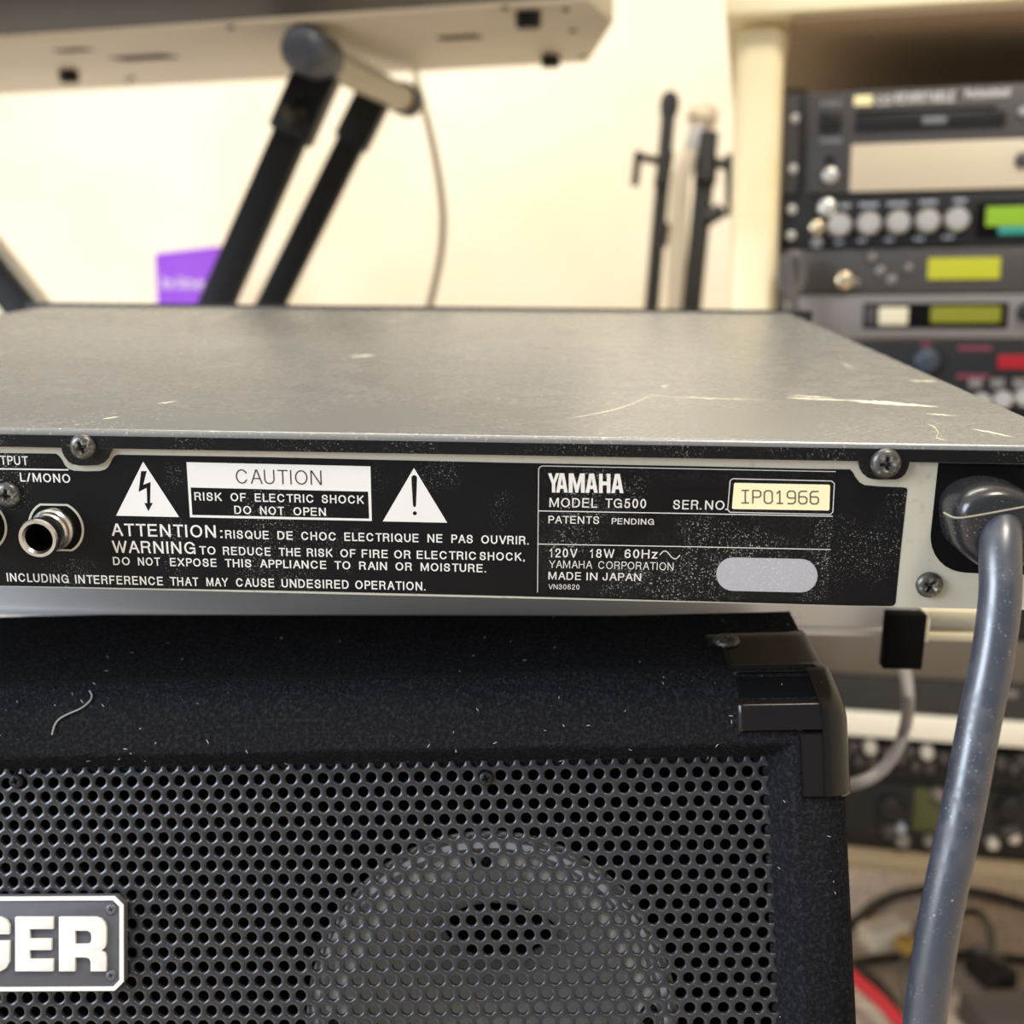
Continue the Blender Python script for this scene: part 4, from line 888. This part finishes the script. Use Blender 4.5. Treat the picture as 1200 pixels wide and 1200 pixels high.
# pale board with a mixer and a controller below
m = MB(); m.box(rx0-.002, rx0+RW, -.004, .40, zs0, zs1); m.obj('shelf_board', mat('white_shelf_edge', srgb(252, 246, 228), .5), rk, bevel=.002)
d9 = device('mixer', 'black mixer strip with rows of small knobs right under the pale board', 872, 912, M_bface)
for i in range(8):
    u = 1019+66*i/1.0
    if u > 1240: break
    v = 868+2.6*(u-1019)/30+3
    dknob(d9, u, v+3, 9, .010, M_knob, 'light_knob')
    for du, dv in ((-13, 18), (3, 20), (20, 10), (-30, 10), (-20, 2)): dknob(d9, u+du, v+dv, 7.5, .009, M_dgrey, 'dark_knob')
d10 = device('groove_box', 'black unit with green-grey screen and big dark dials at the rack bottom', 914, 992, mat('deep_black_face', srgb(22, 22, 21), .45))
for u in (1043, 1182): dknob(d10, u, 945, 16, .012, M_bface, 'dial'); dknob(d10, u, 972, 11, .008, M_dgrey, 'dial')
dbox(d10, 'screen', 1072, 925, 1125, 975, .001, mat('dim_green_screen', srgb(78, 80, 44), .4))
for u, v, r_, mm in ((1057, 984, 9, M_greyf), (1055, 969, 6, M_lab), (1088, 984, 7, M_greyf), (1162, 986, 8, M_knob), (1187, 979, 8, M_knob), (1099, 929, 8, M_greyf)): dknob(d10, u, v, r_, .008, mm, 'button')
# cables at the left rail of the rack
m = MB(); m.tube([RF.M @ Vector((G(u, v, -.03)[0], -.03, G(u, v, -.03)[1])) for u, v in ((921, 300), (917, 318), (919, 338), (928, 346), (938, 334), (940, 312), (934, 300), (926, 303), (928, 340), (932, 380), (930, 440))]+[RF.M @ Vector((G(930, 440, -.03)[0], -.03, .26))], .0045, 10, smooth=5)
tag(m.obj('looped_cable', mat('grey_brown_cable', srgb(86, 80, 76), .45)), 'dark grey cable looped beside the cream post', 'cable')
m = MB(); m.tube([at(958, 700, .60), at(1010, 722, .60), at(1043, 740, .60), at(1058, 775, .60), at(1064, 815, .58), at(1061, 850, .60), at(1050, 880, .60), at(1030, 905, .60), at(1000, 919, .60), at(960, 925, .62), at(930, 932, .66), at(915, 1000, .80), at(905, 1150, .92)], .0033, 12, smooth=6)
tag(m.obj('audio_cable', mat('mid_grey_cable', srgb(142, 138, 138), .45)), 'thin grey cable curving down between amplifier and pale shelf board', 'cable')
# ------------------------------------------------------------------ floor clutter
def fl(pts, h): return [on_floor(u, v, h) for u, v in pts]
M_bc = mat('black_cable', srgb(40, 37, 36), .45)
CG = 'loose cables on the carpet'
m = MB(); m.tube(fl([(930, 1120), (1002, 1078), (1020, 1062), (1050, 1048), (1090, 1042), (1150, 1046), (1210, 1062), (1300, 1090)], .006), .0052, 10, smooth=5); tag(m.obj('floor_cable', M_bc), 'black cable lying in a wide arc across the brown carpet', 'cable', CG)
m = MB(); m.tube(fl([(1126, 1070), (1143, 1068), (1158, 1084), (1162, 1106), (1161, 1116)], .0175), .0045, 10, smooth=6); tag(m.obj('floor_cable', M_bc), 'black cable with a tight loop ending in the black plug', 'cable', CG)
m = MB(); m.tube(fl([(990, 1130), (1040, 1122), (1110, 1119), (1160, 1121), (1260, 1130)], .0045), .0042, 10, smooth=5); tag(m.obj('floor_cable', M_bc), 'black cable running straight past the plug and adapter', 'cable', CG)
m = MB(); m.tube(fl([(1120, 1050), (1085, 1075), (1066, 1110), (1062, 1150), (1075, 1200), (1100, 1260)], .0215), .006, 10, smooth=5); tag(m.obj('floor_cable', mat('grey_cable', srgb(110, 104, 98), .5)), 'grey cable bending down behind the thick power cord', 'cable', CG)
m = MB(); m.tube(fl([(960, 1110), (1010, 1140), (1040, 1165), (1060, 1210), (1075, 1270)], .0150), .0052, 10, smooth=5); tag(m.obj('floor_cable', M_bc), 'thick black cable under the white plug', 'cable', CG)
m = MB(); m.tube([on_floor(u, v, .037) for u, v in ((960, 1110), (1004, 1149), (1030, 1172), (1062, 1206), (1110, 1250))], .0065, 12, smooth=5); tag(m.obj('red_cable', mat('red_cable_jacket', srgb(205, 45, 58), .4)), 'bright red cable leaving the amplifier corner', 'cable')
def fframe(u, v, h, ang):
    p = on_floor(u, v, h); return Frame(p, Matrix.Rotation(R(ang), 3, 'Z'))
ff = fframe(1036, 1092, .040, 24); s1 = (on_floor(1066, 1092, .040)-on_floor(1006, 1092, .040)).length/2
pg = thing('white_connector', 'white connector with a yellow end lying on the cables', 'connector', ff.M)
m = MB(); m.box(-s1*.95, s1*.95, -.013, .013, -.012, .010); m.obj('shell', mat('white_plastic', srgb(254, 250, 236), .45), pg, bevel=.002)
m = MB(); m.box(s1*.0, s1*.75, -.034, -.0135, -.010, .002); m.obj('yellow_end', mat('yellow_plastic', srgb(214, 172, 84), .5), pg, bevel=.002)
ff = fframe(1158, 1152, .002, 12); pg = thing('black_plug', 'black mains plug at the end of the looped cable', 'plug', ff.M)
m = MB(); m.box(-.013, .013, -.030, .026, 0, .030); m.obj('body', M_bc, pg, bevel=.005)
m = MB(); m.lathe([(.007, .0295), (.006, .0325)], (0, .012, 0), seg=18, axis='z'); m.obj('indicator', M_dlab, pg)
ff = fframe(1203, 1203, .0006, 4); pg = thing('power_adapter', 'flat dark grey power adapter at the lower right corner', 'adapter', ff.M)
m = MB(); m.box(-.060, .09, -.035, .022, 0, .028); m.obj('body', mat('dark_warm_grey_plastic', srgb(84, 78, 74), .5), pg, bevel=.005)
m = MB(); m.box(-.07, .085, -.0355, -.034, .012, .014); m.obj('seam', M_bc, pg)
